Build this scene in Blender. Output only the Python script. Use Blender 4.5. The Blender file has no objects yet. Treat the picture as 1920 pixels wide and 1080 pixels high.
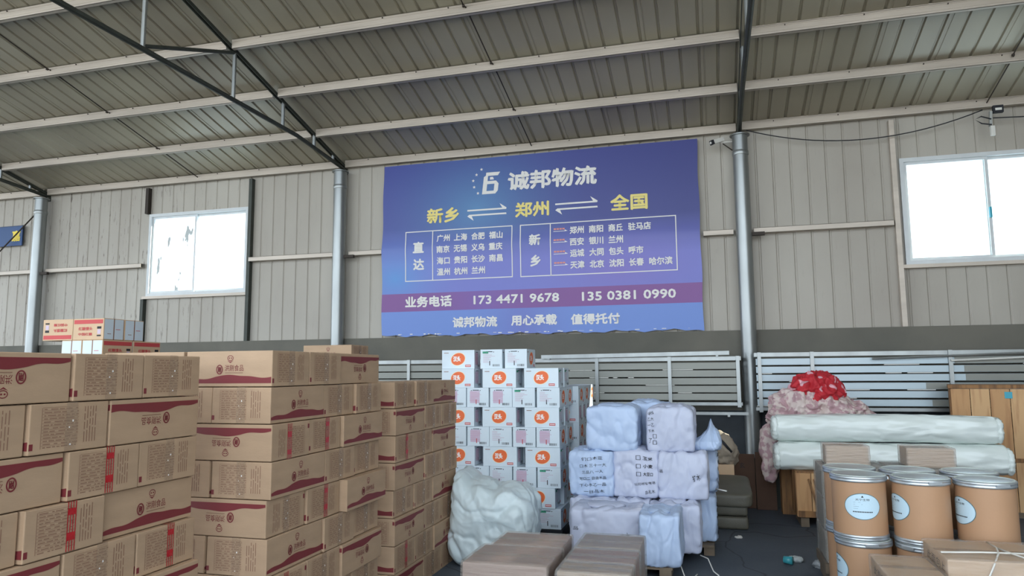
import bpy, bmesh, math, random
from mathutils import Vector, Matrix, noise, Euler
random.seed(7)
SC = bpy.context.scene
COL = SC.collection
PI = math.pi

# ------------------------------------------------------------------ camera
def make_camera():
    f, pit, yaw, rol = 1340.85, .115175, .27198, -.00789
    fw = Vector((-math.sin(yaw)*math.cos(pit), math.cos(yaw)*math.cos(pit), math.sin(pit)))
    r = Vector((math.cos(yaw), math.sin(yaw), 0)); u = r.cross(fw)
    r2 = r*math.cos(rol)+u*math.sin(rol); u2 = u*math.cos(rol)-r*math.sin(rol)
    cam = bpy.data.cameras.new('camera'); cam.sensor_width = 36; cam.lens = f/1920*36
    cam.clip_start = .05; cam.clip_end = 200
    o = bpy.data.objects.new('camera', cam); COL.objects.link(o)
    m = Matrix((r2, u2, -fw)).transposed().to_4x4(); m.translation = (0, 0, 1.6)
    o.matrix_world = m; SC.camera = o
make_camera()

# ------------------------------------------------------------------ light
w = bpy.data.worlds.new('sky'); SC.world = w; w.use_nodes = True
nt = w.node_tree; bgn = nt.nodes['Background']
bgn.inputs[0].default_value = (.80, .90, 1.0, 1); bgn.inputs[1].default_value = 2.0
sun = bpy.data.lights.new('sun', 'SUN'); sun.energy = 9.0; sun.angle = .01; sun.color = (1, .92, .8)
so = bpy.data.objects.new('sun', sun); COL.objects.link(so)
so.rotation_euler = Vector((-1, -.39, -.65)).to_track_quat('-Z', 'Y').to_euler()
SC.view_settings.view_transform = 'Standard'; SC.view_settings.look = 'None'
SC.view_settings.exposure = .92; SC.view_settings.gamma = 1; SC.view_settings.use_curve_mapping = False
SC.cycles.max_bounces = 8; SC.cycles.diffuse_bounces = 5; SC.cycles.transparent_max_bounces = 12
SC.cycles.caustics_reflective = False; SC.cycles.caustics_refractive = False

# ------------------------------------------------------------------ materials
def lin(c):
    c = [x/255 for x in c[:3]]
    return tuple((x/12.92 if x <= .04045 else ((x+.055)/1.055)**2.4) for x in c)+(1,)
MATS = {}
def mat(name, col, rough=.6, metal=0, var=.08, scale=6, bump=0, bscale=40, stretch=(1, 1, 1), spec=.5, col2=None, lo=.4, hi=.7, detail=4, ridge=0):
    if name in MATS: return MATS[name]
    m = bpy.data.materials.new(name); m.use_nodes = True; t = m.node_tree; b = t.nodes['Principled BSDF']
    b.inputs['Roughness'].default_value = rough; b.inputs['Metallic'].default_value = metal
    b.inputs['Specular IOR Level'].default_value = spec
    c = lin(col)
    tc = t.nodes.new('ShaderNodeTexCoord'); mp = t.nodes.new('ShaderNodeMapping'); mp.inputs[3].default_value = stretch
    t.links.new(tc.outputs['Object'], mp.inputs[0])
    n = t.nodes.new('ShaderNodeTexNoise'); n.inputs['Scale'].default_value = scale; n.inputs['Detail'].default_value = detail
    t.links.new(mp.outputs[0], n.inputs[0])
    rp = t.nodes.new('ShaderNodeValToRGB')
    if col2 is not None:
        rp.color_ramp.elements[0].position = lo; rp.color_ramp.elements[1].position = hi
        rp.color_ramp.elements[0].color = c; rp.color_ramp.elements[1].color = lin(col2)
    else:
        rp.color_ramp.elements[0].position = .3; rp.color_ramp.elements[1].position = .7
        rp.color_ramp.elements[0].color = tuple(x*(1-var) for x in c[:3])+(1,)
        rp.color_ramp.elements[1].color = tuple(min(1, x*(1+var)) for x in c[:3])+(1,)
    t.links.new(n.outputs[0], rp.inputs[0]); t.links.new(rp.outputs[0], b.inputs['Base Color'])
    if bump:
        n2 = t.nodes.new('ShaderNodeTexNoise'); n2.inputs['Scale'].default_value = bscale; n2.inputs['Detail'].default_value = 5
        if ridge:
            n2.noise_type = 'RIDGED_MULTIFRACTAL'; n2.inputs['Detail'].default_value = 3; n2.inputs['Distortion'].default_value = .6
        t.links.new(mp.outputs[0], n2.inputs[0])
        bp = t.nodes.new('ShaderNodeBump'); bp.inputs['Strength'].default_value = bump; bp.inputs['Distance'].default_value = .05 if ridge else .02
        t.links.new(n2.outputs[0], bp.inputs['Height']); t.links.new(bp.outputs[0], b.inputs['Normal'])
    MATS[name] = m; return m
def flat(name, col, rough=.6, metal=0):
    if name in MATS: return MATS[name]
    m = bpy.data.materials.new(name); m.use_nodes = True; b = m.node_tree.nodes['Principled BSDF']
    b.inputs['Base Color'].default_value = lin(col); b.inputs['Roughness'].default_value = rough; b.inputs['Metallic'].default_value = metal
    MATS[name] = m; return m
def film(name, col, fac=.25, rough=.2, bump=.6, stretch=(1, 1, 1), bscale=12, spec=.5):
    """clear plastic: mostly lets light through, glossy with wrinkles"""
    if name in MATS: return MATS[name]
    m = mat(name, col, rough=rough, bump=bump, bscale=bscale, stretch=stretch, var=.03, spec=spec)
    t = m.node_tree; b = t.nodes['Principled BSDF']; out = t.nodes['Material Output']
    tr = t.nodes.new('ShaderNodeBsdfTransparent'); mx = t.nodes.new('ShaderNodeMixShader'); mx.inputs[0].default_value = fac
    t.links.new(tr.outputs[0], mx.inputs[1]); t.links.new(b.outputs[0], mx.inputs[2]); t.links.new(mx.outputs[0], out.inputs[0])
    return m

KRAFT = mat('kraft_cardboard', (176, 148, 120), .75, var=.07, scale=5, bump=.05, bscale=60, stretch=(1, 1, 3))
KRAFT2 = mat('pale_cardboard', (200, 170, 138), .7, var=.06, scale=4)
DARKCARD = mat('dark_cardboard', (84, 60, 46), .8, var=.12, scale=3)
MAROON = flat('maroon_ink', (118, 44, 48), .6)
INK = flat('brown_ink', (140, 106, 86), .7)
PINK = flat('red_print_ink', (190, 70, 70), .6)
BLACK = flat('black_ink', (30, 32, 38), .7)
REDT = mat('red_packing_tape', (176, 32, 40), .3, var=.1, scale=30, bump=.2)
REDT2 = flat('red_tape_gaps', (205, 150, 130), .35)
CLEART = film('clear_packing_tape', (185, 160, 135), .30, .2, .5, (1, 1, 1), 40)
WHITEBOX = mat('white_carton_board', (208, 220, 228), .55, var=.04, scale=4)
ORANGE = mat('orange_print', (226, 104, 52), .5, var=.06, scale=9)
WHITEINK_GLINT = flat('white_ink_and_glints', (238, 236, 232), .5)
LILAC = flat('lilac_print', (196, 178, 196), .6)
GREEN = flat('green_print', (60, 150, 120), .6)
STEEL = mat('galvanised_steel', (150, 154, 154), .36, .75, var=.12, scale=5, stretch=(1, 1, .3), bump=.06, bscale=18)
PURLIN = mat('purlin_steel', (190, 180, 168), .5, .25, var=.12, scale=2.5, stretch=(.4, 3, 3))
DARKSTEEL = mat('dark_green_steel', (62, 66, 60), .55, .3, var=.15, scale=8)
RODM = mat('rusty_rod', (58, 50, 44), .7, .2)
ROOFM = mat('roof_sheet_underside', (176, 170, 150), .4, .15, col2=(150, 142, 126), lo=.35, hi=.75, scale=.9, stretch=(1, .35, 1))
CONC = mat('cement_render', (112, 109, 100), .9, col2=(96, 95, 88), scale=1.2, lo=.35, hi=.7, bump=.15, bscale=25)
DADO = mat('dark_dado', (52, 58, 64), .7, col2=(40, 45, 50), scale=2, bump=.1, bscale=25)  # darker grey for the lower part of the plinth
ALU = mat('aluminium_slats', (176, 184, 188), .45, .35, var=.08, scale=2, stretch=(.3, 2, 2))
ALUB = mat('pale_blue_slats', (178, 194, 202), .42, .2, var=.07, scale=2, stretch=(.3, 2, 2))
ALUD = mat('dull_grey_slats', (140, 142, 136), .5, .35, var=.08, scale=2, stretch=(.3, 2, 2))
PVC = mat('white_window_pvc', (205, 210, 212), .4, var=.05)
WOOD = mat('pine_planks', (204, 164, 118), .65, col2=(160, 112, 70), scale=4, lo=.48, hi=.85, stretch=(6, 6, .7), detail=6)
WOODD = mat('dark_pine', (150, 108, 66), .7, col2=(100, 70, 44), scale=5, lo=.4, hi=.7, stretch=(6, 6, .7))
WOODB = mat('paler_pine_planks', (190, 146, 100), .65, col2=(146, 98, 60), scale=3.3, lo=.45, hi=.85, stretch=(6, 6, .7), detail=6)
PALW = mat('pallet_wood', (110, 96, 80), .8, var=.2, scale=8)
BLACKPL = mat('black_plastic', (24, 28, 34), .5)
LEATHER = mat('grey_leather', (98, 95, 84), .5, var=.06, scale=10, bump=.15, bscale=120)
DRUMM = mat('fibre_drum_kraft', (176, 138, 106), .55, var=.04, scale=3, bump=.04, bscale=50)
LIDM = mat('drum_lid_enamel', (196, 206, 200), .35, .1, var=.06, scale=6)
CHROME = mat('drum_ring_zinc', (194, 202, 208), .34, .75, var=.05)
LABELM = flat('drum_label_paper', (190, 216, 230), .5)
SKYBLUE = flat('blue_sticker', (60, 160, 180), .5)
SHEETBALE = mat('bale_sheet_pale_blue', (176, 194, 222), .45, ridge=1, var=.05, scale=3, bump=.75, bscale=3.2, stretch=(1.3, 1, .7))
SHEETBALE2 = mat('bale_sheet_lilac_grey', (184, 190, 210), .45, ridge=1, var=.05, scale=3, bump=.75, bscale=3.0, stretch=(1, 1.2, .5))
SACKM = mat('woven_sack_white', (206, 220, 224), .42, ridge=1, var=.04, scale=3, bump=.7, bscale=2.2)
ROLLM = mat('plastic_wrapped_roll', (222, 230, 226), .2, ridge=1, var=.05, scale=5, bump=1.0, bscale=4.5, stretch=(.45, 1.2, 1.2))
GROUNDM = mat('yard_concrete', (170, 168, 160), .9, var=.08, scale=1)

def floor_mat():
    m = mat('worn_asphalt_floor', (66, 74, 84), .75, col2=(82, 88, 96), scale=1.3, lo=.35, hi=.75, bump=.25, bscale=60)
    t = m.node_tree; b = t.nodes['Principled BSDF']
    tc = t.nodes['Texture Coordinate']
    v = t.nodes.new('ShaderNodeTexVoronoi'); v.feature = 'DISTANCE_TO_EDGE'; v.inputs['Scale'].default_value = 1.1
    n = t.nodes.new('ShaderNodeTexNoise'); n.inputs['Scale'].default_value = 2; 
    ad = t.nodes.new('ShaderNodeMix'); ad.data_type = 'RGBA'; ad.inputs[0].default_value = .25
    t.links.new(tc.outputs['Object'], n.inputs[0]); t.links.new(tc.outputs['Object'], ad.inputs[6]); t.links.new(n.outputs['Color'], ad.inputs[7])
    t.links.new(ad.outputs[2], v.inputs['Vector'])
    r = t.nodes.new('ShaderNodeValToRGB'); r.color_ramp.elements[0].position = .0; r.color_ramp.elements[1].position = .012
    r.color_ramp.elements[0].color = (.35, .35, .35, 1); r.color_ramp.elements[1].color = (1, 1, 1, 1)
    t.links.new(v.outputs['Distance'], r.inputs[0])
    mx = t.nodes.new('ShaderNodeMix'); mx.data_type = 'RGBA'; mx.blend_type = 'MULTIPLY'; mx.inputs[0].default_value = 1
    src = b.inputs['Base Color'].links[0].from_socket
    t.links.new(src, mx.inputs[6]); t.links.new(r.outputs[0], mx.inputs[7]); t.links.new(mx.outputs[2], b.inputs['Base Color'])
    return m
def wall_mat():
    """pale grey painted sheet, with dirt runs that follow the ribs (denser near the left window)"""
    m = mat('wall_sheet_paint', (178, 173, 163), .55, .05, col2=(158, 151, 141), scale=.7, lo=.35, hi=.75, stretch=(1, 1, .5))
    t = m.node_tree; b = t.nodes['Principled BSDF']; tc = t.nodes['Texture Coordinate']
    mp = t.nodes.new('ShaderNodeMapping'); mp.inputs[3].default_value = (9, 1, 1.0); t.links.new(tc.outputs['Object'], mp.inputs[0])
    n = t.nodes.new('ShaderNodeTexNoise'); n.inputs['Scale'].default_value = 2.4; n.inputs['Detail'].default_value = 8; n.inputs['Roughness'].default_value = .75
    t.links.new(mp.outputs[0], n.inputs[0])
    r = t.nodes.new('ShaderNodeValToRGB'); r.color_ramp.elements[0].position = .575; r.color_ramp.elements[1].position = .63
    r.color_ramp.elements[0].color = (0, 0, 0, 1); r.color_ramp.elements[1].color = (1, 1, 1, 1)
    t.links.new(n.outputs[0], r.inputs[0])
    sx = t.nodes.new('ShaderNodeSeparateXYZ'); t.links.new(tc.outputs['Object'], sx.inputs[0])
    mr = t.nodes.new('ShaderNodeMapRange'); mr.inputs[1].default_value = -7.0; mr.inputs[2].default_value = -9.6
    mr.inputs[3].default_value = .08; mr.inputs[4].default_value = .75; t.links.new(sx.outputs[0], mr.inputs[0])
    ml = t.nodes.new('ShaderNodeMath'); ml.operation = 'MULTIPLY'; t.links.new(r.outputs[0], ml.inputs[0]); t.links.new(mr.outputs[0], ml.inputs[1])
    mx = t.nodes.new('ShaderNodeMix'); mx.data_type = 'RGBA'; src = b.inputs['Base Color'].links[0].from_socket
    t.links.new(ml.outputs[0], mx.inputs[0]); t.links.new(src, mx.inputs[6]); mx.inputs[7].default_value = lin((78, 66, 58))
    t.links.new(mx.outputs[2], b.inputs['Base Color'])
    return m
FLOORM = floor_mat(); WALLM = wall_mat()

def glass_mat(name, tint=(.9, .95, .95), dirty=0):
    m = bpy.data.materials.new(name); m.use_nodes = True; t = m.node_tree
    for n in list(t.nodes):
        if n.type != 'OUTPUT_MATERIAL': t.nodes.remove(n)
    out = t.nodes['Material Output']
    tr = t.nodes.new('ShaderNodeBsdfTransparent'); tr.inputs[0].default_value = tint+(1,)
    gl = t.nodes.new('ShaderNodeBsdfGlossy'); gl.inputs['Roughness'].default_value = .05
    mx = t.nodes.new('ShaderNodeMixShader'); mx.inputs[0].default_value = .06
    t.links.new(tr.outputs[0], mx.inputs[1]); t.links.new(gl.outputs[0], mx.inputs[2])
    last = mx
    if dirty:
        tc = t.nodes.new('ShaderNodeTexCoord'); mp = t.nodes.new('ShaderNodeMapping'); mp.inputs[3].default_value = (3, 1, 1); mp.inputs[2].default_value = (0, .5, 0)
        n = t.nodes.new('ShaderNodeTexNoise'); n.inputs['Scale'].default_value = 2.2; n.inputs['Detail'].default_value = 6
        r = t.nodes.new('ShaderNodeValToRGB'); r.color_ramp.elements[0].position = .62; r.color_ramp.elements[1].position = .65
        r.color_ramp.elements[0].color = (0, 0, 0, 1); r.color_ramp.elements[1].color = (dirty,)*3+(1,)
        df = t.nodes.new('ShaderNodeBsdfDiffuse'); df.inputs[0].default_value = lin((150, 150, 145))
        m2 = t.nodes.new('ShaderNodeMixShader')
        t.links.new(tc.outputs['Object'], mp.inputs[0]); t.links.new(mp.outputs[0], n.inputs[0]); t.links.new(n.outputs[0], r.inputs[0])
        t.links.new(r.outputs[0], m2.inputs[0]); t.links.new(mx.outputs[0], m2.inputs[1]); t.links.new(df.outputs[0], m2.inputs[2]); last = m2
    t.links.new(last.outputs[0], out.inputs[0])
    return m

# ------------------------------------------------------------------ mesh building
class MB:
    def __init__(s): s.v = []; s.f = []; s.m = []; s.mats = []
    def mi(s, m):
        if m not in s.mats: s.mats.append(m)
        return s.mats.index(m)
    def add(s, vs, fs, m):
        o = len(s.v); k = s.mi(m); s.v += [tuple(v) for v in vs]
        for f in fs: s.f.append([i+o for i in f]); s.m.append(k)
    def box(s, x0, x1, y0, y1, z0, z1, m, M=None):
        vs = [Vector((x, y, z)) for x in (x0, x1) for y in (y0, y1) for z in (z0, z1)]
        if M: vs = [M @ v for v in vs]
        s.add(vs, [(0, 1, 3, 2), (4, 6, 7, 5), (0, 4, 5, 1), (2, 3, 7, 6), (0, 2, 6, 4), (1, 5, 7, 3)], m)
    def bar(s, p0, p1, a, b, m, up=(0, 0, 1)):
        p0, p1 = Vector(p0), Vector(p1); d = (p1-p0).normalized(); up = Vector(up)
        if abs(d.dot(up)) > .95: up = Vector((0, 1, 0))
        x = d.cross(up).normalized(); y = x.cross(d)
        vs = [p+x*sx*a/2+y*sy*b/2 for p in (p0, p1) for sx, sy in ((-1, -1), (1, -1), (1, 1), (-1, 1))]
        s.add(vs, [(0, 1, 5, 4), (1, 2, 6, 5), (2, 3, 7, 6), (3, 0, 4, 7), (3, 2, 1, 0), (4, 5, 6, 7)], m)
    def tube(s, pts, r, m, n=12, cap=True):
        pts = [Vector(p) for p in pts]; vs = []; fs = []
        up = Vector((0, 0, 1)); d0 = (pts[1]-pts[0]).normalized()
        if abs(d0.dot(up)) > .95: up = Vector((0, 1, 0))
        for i, p in enumerate(pts):
            d = (pts[min(i+1, len(pts)-1)]-pts[max(i-1, 0)]).normalized()
            x = d.cross(up).normalized(); y = x.cross(d); rr = r[i] if isinstance(r, (list, tuple)) else r
            for k in range(n):
                a = 2*PI*k/n; vs.append(p+x*math.cos(a)*rr+y*math.sin(a)*rr)
        for i in range(len(pts)-1):
            for k in range(n):
                k2 = (k+1) % n; fs.append((i*n+k, i*n+k2, (i+1)*n+k2, (i+1)*n+k))
        if cap: fs.append(tuple(range(n))[::-1]); fs.append(tuple((len(pts)-1)*n+k for k in range(n)))
        s.add(vs, fs, m)
    def lathe(s, prof, m, n=48, c=(0, 0)):
        vs = []; fs = []
        for r, z in prof:
            for k in range(n):
                a = 2*PI*k/n; vs.append((c[0]+r*math.cos(a), c[1]+r*math.sin(a), z))
        for i in range(len(prof)-1):
            for k in range(n):
                k2 = (k+1) % n; fs.append((i*n+k, i*n+k2, (i+1)*n+k2, (i+1)*n+k))
        if prof[-1][0] > .001: fs.append(tuple((len(prof)-1)*n+k for k in range(n)))
        if prof[0][0] > .001: fs.append(tuple(range(n))[::-1])
        s.add(vs, fs, m)
    def map2d(s, vs2, fs, fn, m): s.add([fn(x, y) for x, y in vs2], fs, m)
    def bevbox(s, lx, ly, lz, r, m, cz=None, seg=2, jit=0):
        bm = bmesh.new(); bmesh.ops.create_cube(bm, size=1)
        for v in bm.verts: v.co = Vector((v.co.x*lx, v.co.y*ly, v.co.z*lz+(lz/2 if cz is None else cz)))
        bmesh.ops.bevel(bm, geom=bm.edges[:], offset=r, segments=seg, affect='EDGES', profile=.5)
        bm.verts.index_update(); s.add([v.co for v in bm.verts], [[v.index for v in f.verts] for f in bm.faces], m); bm.free()
    def build(s, name, parent=None, smooth=False, loc=None, rot=None, angle=None):
        me = bpy.data.meshes.new(name); me.from_pydata(s.v, [], s.f)
        for m in s.mats: me.materials.append(m)
        me.polygons.foreach_set('material_index', s.m)
        if smooth or angle: me.polygons.foreach_set('use_smooth', [True]*len(s.f))
        me.update()
        if angle: me.set_sharp_from_angle(angle=angle)
        o = bpy.data.objects.new(name, me); COL.objects.link(o)
        if parent: o.parent = parent
        if loc: o.location = loc
        if rot: o.rotation_euler = rot
        return o
def tag(o, label, cat, group=None, kind=None):
    o['label'] = label; o['category'] = cat
    if group: o['group'] = group
    if kind: o['kind'] = kind
    return o
def struct(o): o['kind'] = 'structure'; return o
def empty(name, loc=(0, 0, 0), rz=0):
    o = bpy.data.objects.new(name, None); COL.objects.link(o); o.location = loc; o.rotation_euler = (0, 0, rz); o.empty_display_size = .1
    return o
def copy_tree(o, parent=None, first=True):
    c = o.copy(); COL.objects.link(c)
    if parent: c.parent = parent
    for ch in o.children: copy_tree(ch, c)
    return c

# lettering: turned into flat mesh pieces, part of the printed surface
_T = {}
def text(s_, bold=.0):
    k = (s_, bold)
    if k in _T: return _T[k]
    cu = bpy.data.curves.new('t', 'FONT'); cu.body = s_; cu.resolution_u = 2; cu.offset = bold; cu.size = 1
    ob = bpy.data.objects.new('t', cu); COL.objects.link(ob)
    dg = bpy.context.evaluated_depsgraph_get(); me = bpy.data.meshes.new_from_object(ob.evaluated_get(dg))
    v = [(p.co.x, p.co.y) for p in me.vertices]; f = [tuple(p.vertices) for p in me.polygons]
    bpy.data.objects.remove(ob); bpy.data.curves.remove(cu); bpy.data.meshes.remove(me)
    if not v: v = [(0, 0), (1, 0), (1, 1)]; f = [(0, 1, 2)]
    x0 = min(a for a, b in v); x1 = max(a for a, b in v); y0 = min(b for a, b in v); y1 = max(b for a, b in v)
    v = [((a-x0)/(x1-x0)-.5, (b-y0)/(y1-y0)-.5) for a, b in v]
    _T[k] = (v, f); return _T[k]
def put_text(mb, s_, cx, cy, wd, ht, fn, m, bold=.02, rot=0):
    v, f = text(s_, 0); c, sn = math.cos(rot), math.sin(rot); k = ht*bold*.9
    p0 = Vector(fn(cx, cy)); nn = (Vector(fn(cx+.004, cy))-p0).cross(Vector(fn(cx, cy+.004))-p0).normalized()
    for i, (dx, dy) in enumerate(((k, k*.4), (-k, -k*.4), (-k*.4, k), (k*.4, -k)) if bold > .012 else ((0, 0),)):
        mb.add([Vector(fn(cx+a*(wd-2*k)*c-b*(ht-2*k)*sn+dx, cy+a*(wd-2*k)*sn+b*(ht-2*k)*c+dy))+nn*i*.00035 for a, b in v], f, m)
def put_rect(mb, x0, x1, y0, y1, fn, m):
    n = max(1, int(max(x1-x0, y1-y0)/.06)) if max(x1-x0, y1-y0) > .4 else 1; hor = (x1-x0) > (y1-y0)
    for i in range(n):
        if hor: a, c, d, e_ = x0+(x1-x0)*i/n, x0+(x1-x0)*(i+1)/n, y0, y1
        else: a, c, d, e_ = x0, x1, y0+(y1-y0)*i/n, y0+(y1-y0)*(i+1)/n
        mb.add([fn(a, d), fn(c, d), fn(c, e_), fn(a, e_)], [(0, 1, 2, 3)], m)
def put_poly(mb, pts, fn, m): mb.add([fn(*p) for p in pts], [tuple(range(len(pts)))], m)
def put_ring(mb, cx, cy, rx, ry, t, fn, m, n=32):
    vs = []; fs = []
    for k in range(n):
        a = 2*PI*k/n
        vs += [(cx+rx*math.cos(a), cy+ry*math.sin(a)), (cx+(rx-t)*math.cos(a), cy+(ry-t)*math.sin(a))]
    for k in range(n): i = 2*k; j = (2*k+2) % (2*n); fs.append((i, j, j+1, i+1))
    mb.add([fn(*p) for p in vs], fs, m)
def put_disc(mb, cx, cy, rx, ry, fn, m, n=32, rot=0):
    c, s = math.cos(rot), math.sin(rot)
    put_poly(mb, [(cx+rx*math.cos(2*PI*k/n)*c-ry*math.sin(2*PI*k/n)*s, cy+rx*math.cos(2*PI*k/n)*s+ry*math.sin(2*PI*k/n)*c) for k in range(n)], fn, m)

# ------------------------------------------------------------------ building shell
DW = 10.0; EAVE = 4.79; SL = .25; RIDGE_Y = -1.6
XL, XR = -17.6, 6.6
def roof_z(y):   # underside of the purlins
    return EAVE+SL*(DW-y) if y > RIDGE_Y else EAVE+SL*(DW-RIDGE_Y)-SL*(RIDGE_Y-y)
PH = .12         # purlin depth

b = MB(); b.box(XL-3, XR+2, -2.2, DW+.1, -.1, 0, FLOORM); struct(b.build('floor'))
b = MB(); b.box(-60, 50, -70, -2.2, -.14, -.02, GROUNDM); b.box(-60, XL-3, -2.2, 9.8, -.14, -.02, GROUNDM); struct(b.build('ground'))

def corrugated(mb, u0, u1, fn, m, pitch, flatw, depth, minor=True, off=0.0):
    """ribbed sheet: profile along u, fn(u,d)->pair of end points"""
    us = []; k0 = math.floor((u0-off)/pitch)-1; k = k0
    while off+k*pitch < u1+pitch:
        s = off+k*pitch
        us += [(s, 0), (s+flatw, 0), (s+flatw+.012, depth), (s+pitch-.012, depth)]
        if k % 3 == 0 and minor is False: us[-4:-3] = [(s, 0), (s+.03, 0), (s+.034, .006), (s+.046, .006), (s+.05, 0)]
        k += 1
    us = [p for p in us if u0 <= p[0] <= u1]
    us = [(u0, 0)]+us+[(u1, 0)]
    vs = []; 
    for u, d in us: vs += list(fn(u, d))
    mb.add(vs, [(2*i, 2*i+1, 2*i+3, 2*i+2) for i in range(len(us)-1)], m)

# roof sheet (ribs rise away from the room)
b = MB()
rs = random.Random(3)
corrugated(b, XL, XR, lambda u, d: ((u, RIDGE_Y, roof_z(RIDGE_Y)+PH+.004+d), (u, DW+.25, roof_z(DW+.25)+PH+.004+d)), ROOFM, .215, .175, .022, minor=False)
o = struct(b.build('ceiling')); 

# wall sheets: rectangles around the window openings
WINL = (-9.24, -7.27, 2.90, 4.32); WINR = (2.40, 4.36, 2.89, 4.27)
b = MB()
def wsheet(x0, x1, z0, z1): corrugated(b, x0, x1, lambda u, d: ((u, DW+d, z0), (u, DW+d, z1)), WALLM, .22, .184, .012, off=.02)
TOPZ = EAVE+.16; PL = 2.11
xs = [XL, WINL[0], WINL[1], WINR[0], WINR[1], XR]
wsheet(XL, WINL[0], PL, TOPZ); wsheet(WINL[0], WINL[1], PL, WINL[2]); wsheet(WINL[0], WINL[1], WINL[3], TOPZ)
wsheet(WINL[1], WINR[0], PL, TOPZ); wsheet(WINR[0], WINR[1], PL, WINR[2]); wsheet(WINR[0], WINR[1], WINR[3], TOPZ); wsheet(WINR[1], XR, PL, TOPZ)
struct(b.build('wall_back'))
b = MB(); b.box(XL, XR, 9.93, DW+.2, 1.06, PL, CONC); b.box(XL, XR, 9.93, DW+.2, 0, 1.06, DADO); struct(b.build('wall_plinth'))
b = MB(); corrugated(b, -2, DW, lambda u, d: ((XR+d, u, 0), (XR+d, u, roof_z(u)+PH)), WALLM, .22, .185, .022); struct(b.build('wall_right'))

# windows
GL = glass_mat('clear_window_glass'); GLD = glass_mat('dirty_window_glass', dirty=.7)
def window(n, W, gl, gr):
    x0, x1, z0, z1 = W; xm = (x0+x1)/2-(.06 if n == 1 else 0.0); e = empty('window_%d' % n, (x0, 9.98, z0)); struct(e)
    def part(name, boxes, m, y0, y1):
        q = MB()
        for a, c, d, f in boxes: q.box(a-x0, c-x0, y0-9.98, y1-9.98, d-z0, f-z0, m)
        return q.build(name, e)
    t = .05
    part('window_frame', [(x0, x1, z0, z0+t), (x0, x1, z1-t, z1), (x0, x0+t, z0+t, z1-t), (x1-t, x1, z0+t, z1-t)], PVC, 9.955, 10.06)
    s = .035
    for a, c, yy, g, nm in ((x0+t, xm+.02, 9.985, gl, 'l'), (xm-.02, x1-t, 10.02, gr, 'r')):
        f = part('sash', [(a, c, z0+t, z0+t+s), (a, c, z1-t-s, z1-t), (a, a+s, z0+t+s, z1-t-s), (c-s, c, z0+t+s, z1-t-s)], PVC, yy, yy+.03)
        q = MB(); q.box(a+s-x0, c-s-x0, yy+.012-9.98, yy+.016-9.98, t+s, z1-t-s-z0, g); q.build('pane', f)
    part('window_sill', [(x0-.06, x1+.06, z0-.045, z0)], PURLIN, 9.93, 10.03)
    if n == 2:
        q = MB(); q.box(xm-.012-x0, xm+.012-x0, -.03, .0, .55, .68, SKYBLUE); q.build('latch', e)
window(1, WINL, GLD, GL); window(2, WINR, GL, GL)

# wall girts and posts
GZ = 3.43
def girt(x0, x1, z, lab, y0=9.9, h=.07):
    q = MB(); q.box(x0, x1, y0, y0+.004, z-h/2, z+h/2, PURLIN); q.box(x0, x1, y0, DW-.003, z+h/2-.004, z+h/2, PURLIN); q.box(x0, x1, y0, DW-.003, z-h/2, z-h/2+.004, PURLIN)
    o = q.build('wall_girt'); tag(o, lab, 'wall rail', 'horizontal steel rails on the sheet wall'); return o
girt(-17.5, -11.62, GZ, 'horizontal steel rail on the wall left of the leftmost column')
girt(-11.38, -9.32, GZ, 'horizontal steel rail between leftmost column and small window')
girt(-7.2, -5.66, GZ, 'horizontal steel rail between small window and the middle column')
girt(-5.4, -4.84, GZ, 'short steel rail between middle column and blue banner')
girt(-.06, .33, GZ, 'short steel rail between blue banner and right column')
girt(.59, 2.28, GZ, 'long steel rail between right column and large window')
def post(x, z0, z1, lab, m=DARKSTEEL):
    q = MB(); q.box(x-.03, x+.03, 9.92, DW-.003, z0, z1, m); o = q.build('wall_post'); tag(o, lab, 'wall post', 'vertical steel posts on the sheet wall')
post(-9.28, 4.33, 4.78, 'short dark vertical post above left corner of the small window', RODM)
post(-9.28, PL, 2.85, 'dark vertical post below left corner of the small window')
post(-7.22, PL, 4.78, 'dark green vertical post along right side of the small window')
post(2.33, PL, 4.78, 'grey vertical post along left side of the large window', PURLIN)

# columns
def column(x, lab):
    e = empty('steel_column', (x, 9.84, 0)); tag(e, lab, 'column', 'round galvanised steel columns along the wall')
    q = MB(); q.lathe([(.1, .02), (.1, 4.72)], STEEL, 32); q.build('pole', e, angle=.6)
    q = MB(); q.lathe([(.104, 4.45), (.108, 4.46), (.108, 4.50), (.104, 4.51)], STEEL, 32); q.lathe([(.13, 4.72), (.13, 4.735)], STEEL, 24); q.build('collar', e, angle=.6)
    q = MB(); q.box(-.11, .11, -.15, .085, 0, .02, DARKSTEEL); q.build('base_plate', e)
    q = MB(); q.box(.1, .26, -.03, .02, GZ-.08, GZ-.035, RODM); q.build('bracket', e)
    return e
column(-11.5, 'round steel column at far left of the wall')
column(-5.53, 'round steel column between small window and blue banner')
column(.46, 'round steel column just right of the blue banner')

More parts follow.
